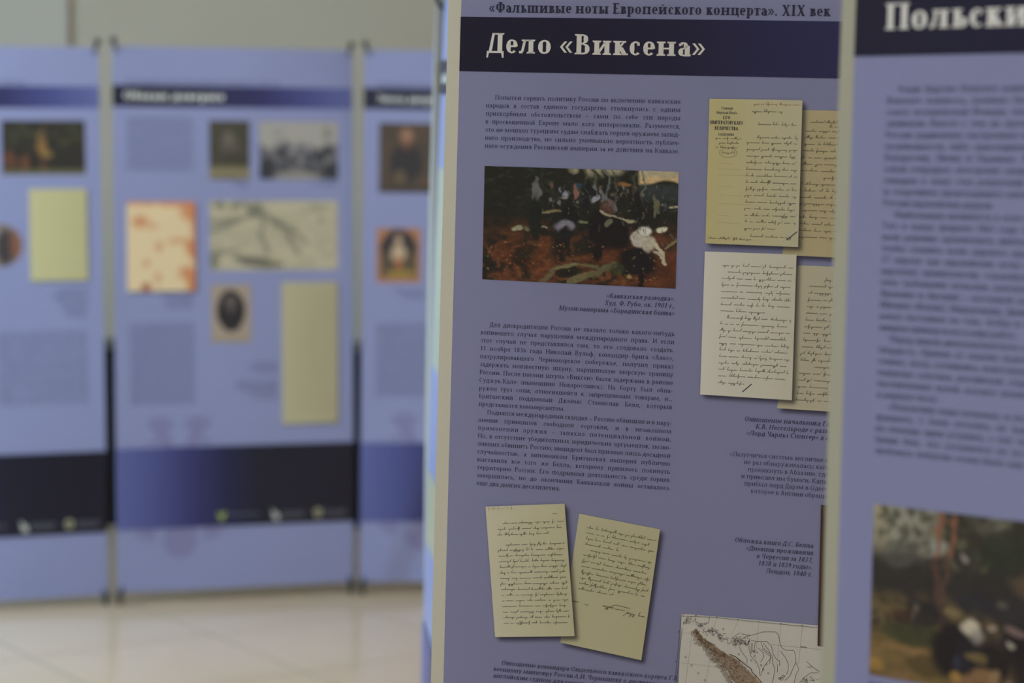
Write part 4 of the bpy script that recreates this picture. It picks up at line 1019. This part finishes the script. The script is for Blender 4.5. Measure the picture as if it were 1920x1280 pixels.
def portrait_dark(a, b):
    p = Paint(a, b, (56, 58, 46), 41, .7, LB); n = p.noise(6)
    p.mixin(.6 * p.sm(n, .4, .7), (70, 66, 60)); p.ell(.5, .42, .22, .22, (84, 80, 74), k=.7); p.ell(.48, .30, .10, .10, (104, 98, 90), k=.6); p.ell(.55, .62, .25, .10, (48, 50, 44), k=.8)
    p.mixin(.9 * p.sm(b, .74, .84), (118, 114, 88)); p.ell(.5, .7, .45, .05, (62, 60, 46), k=.8); p.ell(.5, 1.02, .5, .06, (78, 78, 62)); return p.c
pic(b2, 'portrait_print', rect(.3165, .2395, .4510, .4344), .0005, (36, 50), portrait_dark, 'small dark portrait print')
def camp_grey(a, b):
    p = Paint(a, b, (140, 142, 136), 42, 1.4, LB); n = p.noise(9, 3)
    p.mixin(p.sm(b + .3 * (n - .5), .36, .44) * .9, (84, 86, 92)); p.mixin(.7 * p.sm(b, .4, .5) * p.sm(n, .5, .66), (46, 50, 56))
    for x, y, r in ((.28, .56, .06), (.86, .46, .05), (.80, .6, .10), (.10, .72, .09), (.94, .8, .08), (.08, .92, .12), (.9, .93, .14), (.62, .62, .05)): p.ell(x, y, r, r * 1.3, (42, 46, 52), k=.9)
    for x, y in ((.38, .55), (.52, .66), (.62, .5), (.44, .48), (.86, .66)): p.ell(x, y, .03, .06, (128, 130, 132), k=.8)
    p.ell(.5, .95, .30, .08, (128, 128, 118), k=.85); p.ell(.86, .2, .05, .12, (104, 108, 100), k=.7); p.ell(.25, .2, .05, .08, (122, 126, 122), k=.6); return p.c
pic(b2, 'engraving_print', rect(.4837, .2405, .7495, .4325), .0005, (70, 50), camp_grey, 'grey engraving print of a crowd')
def stained(a, b, k=None):
    p = Paint(a, b, (190, 178, 142), 43, .76, LB); n = p.noise(7, 3)
    p.mixin(.95 * (1 - p.sm(b + .06 * (n - .5), .03, .07)), (176, 118, 78)); p.mixin(.9 * p.sm(a + .22 * (n - .5), .90, .98), (176, 116, 76))
    for x, y, rx, ry, k_ in ((.2, .22, .12, .07, .8), (.38, .27, .09, .03, .6), (.46, .50, .06, .06, .7), (.28, .69, .05, .05, .6), (.45, .85, .06, .05, .7), (.75, .44, .16, .04, .6), (.93, .50, .09, .09, .9), (.88, .80, .13, .08, .8), (.95, .92, .08, .12, .9), (.9, .1, .12, .10, .8)):
        p.ell(x, y, rx, ry, (170, 112, 72), soft=.6, k=k_)
    p.ell(.27, .96, .07, .05, (140, 76, 54), soft=.4, k=.9); return p.c
b2.shadow(rect(.0429, .5072, .2680, .8018), .0003, .006, .006)
pic(b2, 'document_print', rect(.0429, .5072, .2680, .8018), .0006, (50, 66), stained, 'cream sheet with rust-brown stains')
def old_map(a, b):
    p = Paint(a, b, (160, 158, 134), 44, 1.87, LB); n = p.noise(8, 4); n2 = p.noise(14, 3)
    p.mixin(.35 * p.sm(n, .4, .7), (136, 136, 116))
    for pts in (((.0, .45), (.15, .34), (.32, .20), (.42, .18), (.52, .30), (.62, .55), (.70, .75)), ((.25, .0), (.33, .15), (.42, .2)), ((.42, .2), (.40, .5), (.45, .75)), ((.0, .30), (.2, .3)), ((.5, .3), (.66, .45), (.75, .6)), ((.05, .75), (.2, .72))):
        for q0, q1 in zip(pts[:-1], pts[1:]): p.seg(q0[0], q0[1], q1[0], q1[1], .045, (104, 108, 94), .75)
    p.ell(.08, .07, .05, .05, (88, 92, 78), k=.8); p.ell(.2, .07, .04, .05, (88, 92, 78), k=.8); p.ell(.36, .13, .06, .09, (98, 102, 90), k=.8); p.ell(.85, .1, .08, .04, (112, 118, 98), k=.6); p.ell(.87, .28, .03, .05, (100, 104, 90), k=.7)
    p.ell(.34, .87, .16, .08, (82, 86, 78), rot=.12, k=.9); p.ell(.50, .92, .08, .05, (86, 86, 66), k=.8); p.ell(.03, .85, .03, .14, (88, 94, 76), k=.8)
    p.mixin(.3 * p.sm(n2, .55, .7), (120, 122, 104)); return p.c
pic(b2, 'old_map_print', rect(.3164, .5035, .7480, .7349), .0006, (96, 52), old_map, 'wide greenish-grey old map print')
def oval_portrait(a, b):
    p = Paint(a, b, (140, 132, 118), 45, .69, LB)
    p.ell(.5, .46, .36, .36, (36, 37, 40), soft=.10); p.ell(.49, .32, .13, .12, (92, 84, 84), k=.85); p.ell(.49, .44, .07, .10, (70, 66, 68), k=.8); p.mixin(.6 * p.sm(b, .9, .98), (128, 120, 84)); return p.c
pic(b2, 'portrait_print', rect(.3180, .7815, .4515, .9733), .0006, (40, 52), oval_portrait, 'oval dark portrait on a beige mount')
b2.page(rect(.5564, .7763, .7470, 1.2537), (.54, .48, .31), (.46, .39, .25), .0006, 'tall narrow beige document', seed=31, n=(20, 40))
b2.hand([(.1, .9, .06 + .03 * k) for k in range(29)], 60, .0035, .0003, mat('faint_ink', (.33, .30, .20), .5))

b1 = Banner((-1.7113, 7.1923, 0.0331, 0.3047, -0.0128, -0.0098), 'far left banner cut off at the left, night scene above a yellow page', 1, 0.003)
b1.sheet(); b1.emblem(); b1.bars(); b1.logos()
b1.text('series_heading', [SER], 0.0480, 0.1207, 0.01, 0.0190, M_TEXT, REG, width=0.515, stretch='scale')
b1.text('title_lettering', ['Война и мир'], 0.0362, 0.1727, 0.01, 0.0366, M_WHITE, BOLD, off=0.0009)
def night(a, b):
    p = Paint(a, b, (40, 40, 36), 51, 1.54, LB); n = p.noise(8, 3)
    p.mixin(.6 * p.sm(n, .5, .7) * (1 - p.sm(b, .5, .6)), (58, 62, 40)); p.ell(.48, .45, .05, .22, (126, 96, 56), k=.85); p.ell(.47, .28, .06, .10, (92, 82, 54), k=.7); p.ell(.53, .62, .07, .06, (120, 102, 58), k=.85)
    p.seg(.5, .0, .5, .4, .02, (82, 66, 46), .8); p.ell(.10, .72, .09, .16, (92, 60, 44), k=.7); p.ell(.28, .8, .05, .18, (100, 66, 46), k=.7); p.ell(.5, .85, .04, .14, (88, 58, 44), k=.7); p.ell(.2, .6, .06, .1, (36, 34, 34), k=.8); p.ell(.73, .42, .05, .06, (64, 66, 44), k=.7)
    p.ell(.36, .86, .02, .12, (30, 28, 26)); p.mixin(.8 * p.sm(b, .88, .94), (92, 94, 66)); return p.c
pic(b1, 'painting_print', rect(.4847, .2375, .7510, .4118), .0005, (70, 46), night, 'dark night scene print with a gold figure')
b1.page(rect(.5679, .4580, .7520, .7563), (.60, .54, .29), (.54, .48, .26), .0006, 'pale yellow-green document', seed=33, n=(24, 30))
Q = []
def disc(a, b):
    p = Paint(a, b, (110, 104, 96), 52, 1, LB); p.ell(.3, .5, .2, .5, (150, 146, 136), k=.7); p.ell(.6, .55, .22, .42, (54, 52, 54)); p.ell(.86, .45, .14, .4, (112, 76, 56), k=.8); return p.c
rg, sg = 8, 40; vs = []; aa = []; bb = []
for i in range(rg + 1):
    for j in range(sg):
        r = i / rg; t0 = 2 * math.pi * j / sg; aa.append(.5 + .5 * r * math.cos(t0)); bb.append(.5 + .5 * r * math.sin(t0))
aa, bb = np.array(aa), np.array(bb)
pts = b1.P(np.stack([.475 + (aa - .5) * .139, .6395 + (bb - .5) * .139], -1), .0006)
fs = [[i * sg + j, (i + 1) * sg + j, (i + 1) * sg + (j + 1) % sg, i * sg + (j + 1) % sg] for i in range(rg) for j in range(sg)]
o = mesh_obj('portrait_print', pts, fs, M_PRINT, b1.root, True, disc(aa, bb)); o['label'] = 'round portrait print cut by the picture edge'
b1.text('caption_text', ['подлинник депеши', 'министра двора, дело', 'о посылке, сохранено', 'в архиве, часть дел', 'того же года и', 'собрания музея', 'как оно было'], 0.7475, 0.7900, 0.0140, 0.0108, ital=True, align='r')
b1.text('body_text', (TXT + TXT)[:23], 0.4600, 0.9260, 0.01055, 0.0088, width=0.286)
b1.text('body_text', (TXT + TXT)[:30], 0.0450, 0.2365, 0.01055, 0.0088, width=0.25)

b3 = Banner((-0.1144, 7.5642, 0.0443, 0.108, 0.008, 0.0047), 'rightmost of the far banners, with a dark portrait of a seated man', 3, 0.003, flare=(0.0, 0.0, 0.9))
b3.sheet(); b3.emblem(); b3.bars(); b3.logos()
b3.text('series_heading', [SER], 0.0380, 0.1207, 0.01, 0.0190, M_TEXT, REG, width=0.515, stretch='scale')
b3.text('title_lettering', ['Эпоха дворцовых интриг'], 0.0440, 0.1727, 0.01, 0.0340, M_WHITE, BOLD, off=0.0009)
def seated(a, b):
    p = Paint(a, b, (70, 60, 50), 61, .9, LB); n = p.noise(5)
    p.mixin(.6 * p.sm(n, .45, .7), (56, 52, 44)); p.ell(.42, .58, .26, .28, (40, 40, 42)); p.ell(.42, .18, .10, .12, (128, 98, 78), soft=.3); p.ell(.43, .33, .05, .05, (104, 62, 54), k=.8); p.ell(.33, .78, .09, .10, (96, 84, 62), k=.7); p.ell(.75, .85, .08, .06, (92, 64, 48), k=.6); p.mixin(.5 * p.sm(b, .8, 1.), (44, 42, 34)); return p.c
pic(b3, 'portrait_print', rect(.0524, .2425, .2700, .4748), .0005, (50, 54), seated, 'dark portrait print of a seated man')
def empress(a, b):
    p = Paint(a, b, (146, 106, 78), 62, .8, LB)
    p.ell(.5, .40, .42, .38, (46, 44, 46), soft=.08); p.mixin(.95 * p.sm(b, .42, .46) * p.sm(a, .08, .1) * (1 - p.sm(a, .9, .92)) * (1 - p.sm(b, .90, .93)), (72, 66, 52)); p.ell(.5, .22, .08, .09, (152, 132, 112)); p.ell(.5, .46, .16, .16, (162, 148, 120), soft=.4); p.ell(.5, .64, .08, .12, (150, 88, 62), k=.8); p.ell(.55, .84, .34, .08, (128, 112, 54), k=.9); return p.c
pic(b3, 'portrait_print', rect(.0470, .5930, .1965, .7770), .0005, (50, 56), empress, 'small arched portrait on an orange mount')
b3.page(rect(.2246, .5932, .40, .7790), (.10, .10, .09), (.16, .15, .13), .0006, 'dark print mostly hidden', sh=False, seed=35)
b3.text('caption_text', ['портрет государыни,', 'из собрания дворца', 'и музея, копия'], 0.2090, 0.8040, 0.0140, 0.0105, ital=True, align='r')
b3.text('body_text', (TXT + TXT)[5:29], 0.0483, 0.9190, 0.01055, 0.0088, width=0.214)
b3.text('body_text', (TXT + TXT)[:24], 0.3000, 0.9190, 0.01055, 0.0088, width=0.214)
